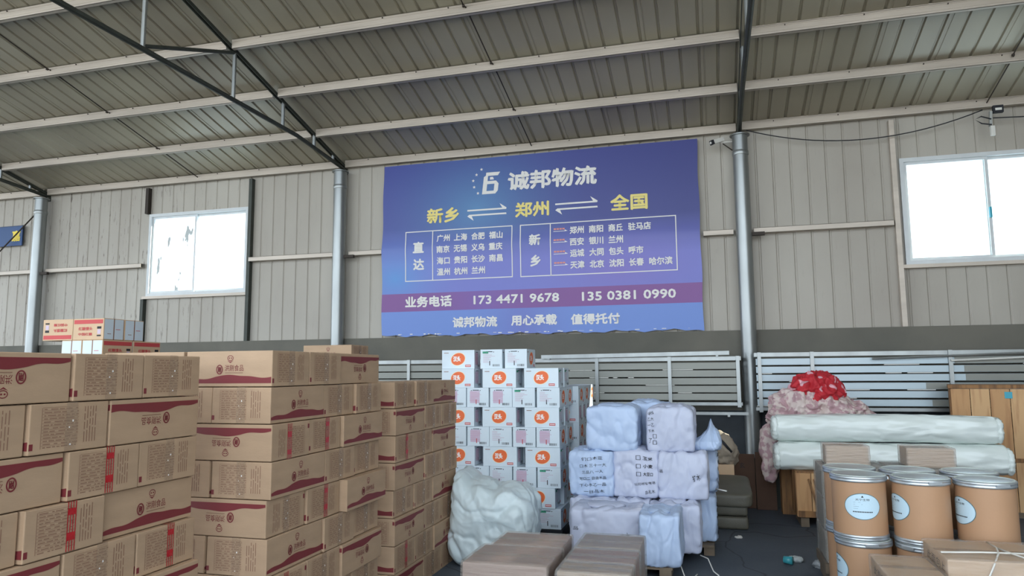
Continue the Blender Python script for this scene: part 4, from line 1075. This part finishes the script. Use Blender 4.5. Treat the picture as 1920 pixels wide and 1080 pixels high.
# tall plank cabinet crate at right
e = empty('tall_wooden_crate', (3.17, 8.97, 0), -.24); tag(e, 'tall plank crate with blue sticker at right edge', 'crate')
for z0, z1, sd in ((.06, .60, 7), (.62, 1.36, 8)):
    q = plank_panel(1.28, z1-z0, .02, 7, WOOD, sd); o = q.build('plank_panel', e); o.location = (0, 0, z0)
q = MB(); q.box(-.66, .66, -.015, .36, 1.365, 1.405, WOODD); q.build('top_board', e)
for s in (-1, 1):
    q = MB(); q.box(s*.64-.012, s*.64+.012, .012, .35, .06, 1.36, WOODD); q.build('side_panel', e)
q = MB(); q.box(-.64, .64, -.025, -.012, .585, .625, WOODD); q.build('batten', e)
q = MB(); q.box(-.62, .62, 0, .35, 0, .06, PALW); q.build('base', e)
q = MB(); q.box(-.14, -.07, -.016, -.0135, 1.26, 1.33, SKYBLUE); q.build('blue_sticker', e)

# grey leather seat block, leaning cardboard, cloth bag
e = empty('leather_footstool', (.08, 8.02, 0), .0); tag(e, 'grey leather footstool on the floor right of the bales', 'footstool')
q = MB(); q.bevbox(.40, .62, .125, .03, LEATHER, seg=3); q.build('base_cushion', e, smooth=True)
q = MB(); q.bevbox(.39, .60, .13, .03, LEATHER, cz=.195, seg=3); q.build('middle_cushion', e, smooth=True)
F_ = soft_fn((.46, .70, .14), 7, .003, 3, 71, lambda q_, c: Vector((q_.x, q_.y, q_.z+.05*(c.y))), (1, 1, 1), .01)
o = soft('seat_cushion', F_, LEATHER, 18, e); o.location = (.02, .02, .335)
def leancard(x0, x1, h, y, lab, m=DARKCARD, ang=-.10, mark=False):
    q = MB(); W = x1-x0; q.box(0, W, -.012, .012, 0, h, m)
    if mark:
        for v in (.3, .48): put_text(q, '玄' if v > .4 else '子', W*.62, v, .06, .06, lambda u, w_: (u, -.0135, w_), BLACK, .0)
    o = q.build('cardboard_sheet'); o.location = (x0, y, .002); o.rotation_euler = (ang, 0, 0); tag(o, lab, 'cardboard', 'cardboard sheets leaning by the column')
leancard(.05, .42, .61, 8.92, 'dark brown cardboard sheet with black marks behind the grey footstool', mark=True)
leancard(.425, .64, .64, 8.86, 'plain brown cardboard sheet leaning right of the marked one')
for x in (.1, .52):
    pass
q = MB(); q.box(-.05, .72, 9.02, 9.3, 0, .56, DARKSTEEL); o = q.build('dark_storage_box'); tag(o, 'dark low box the brown cardboard sheets lean against', 'box')
F_ = soft_fn((.24, .30, .34), 2.2, .035, 7, 81, lambda q_, c: Vector((q_.x+.05*c.z*-1, q_.y, q_.z)), (1, 1, 1), .03)
e = empty('cloth_bag', (.06, 8.62, 0)); tag(e, 'beige crumpled cloth bag behind the footstool beside the bales', 'bag')
o = soft('bag_body', F_, mat('beige_cloth', (150, 138, 122), .85, var=.15, scale=8, bump=.5, bscale=12), 20, e); o.location = (0, 0, .70)
q = MB(); q.box(-.14, .12, -.12, .14, 0, .54, KRAFT2); q.build('carton_base', e)
q = MB(); q.tube([(-.06, -.12, .86), (.02, -.16, .78), (.1, -.14, .68)], .014, BLACK, 8); q.build('bag_strap', e, smooth=True)
# floor litter
q = MB(); q.lathe([(.028, 0), (.034, .07)], flat('teal_plastic', (60, 150, 160), .3), 16); o = q.build('crushed_cup', smooth=True); o.location = (.50, 6.50, .034); o.rotation_euler = (PI/2, 0, 1.2); tag(o, 'crushed teal and clear plastic cup lying on the floor', 'litter')
for (x, y, s, lab, c) in [(.60, 6.60, .05, 'crumpled clear plastic scrap beside the teal cup', (180, 186, 186)), (.80, 6.45, .07, 'crumpled silver wrapper on floor left of the drums', (150, 154, 156)), (.17, 7.35, .03, 'small white scrap on floor in front of the footstool', (210, 206, 200))]:
    o = soft('litter_scrap', soft_fn((s*2, s, s*.5), 2, s*.25, 30, int(x*100)), flat('scrap_%d' % int(x*100), c, .3), 8); o.location = (x, y, s*.3); tag(o, lab, 'litter')

# prototypes of the brown cartons are not part of the place
for p in protos+[ptape, ptape_r]: bpy.data.objects.remove(p)
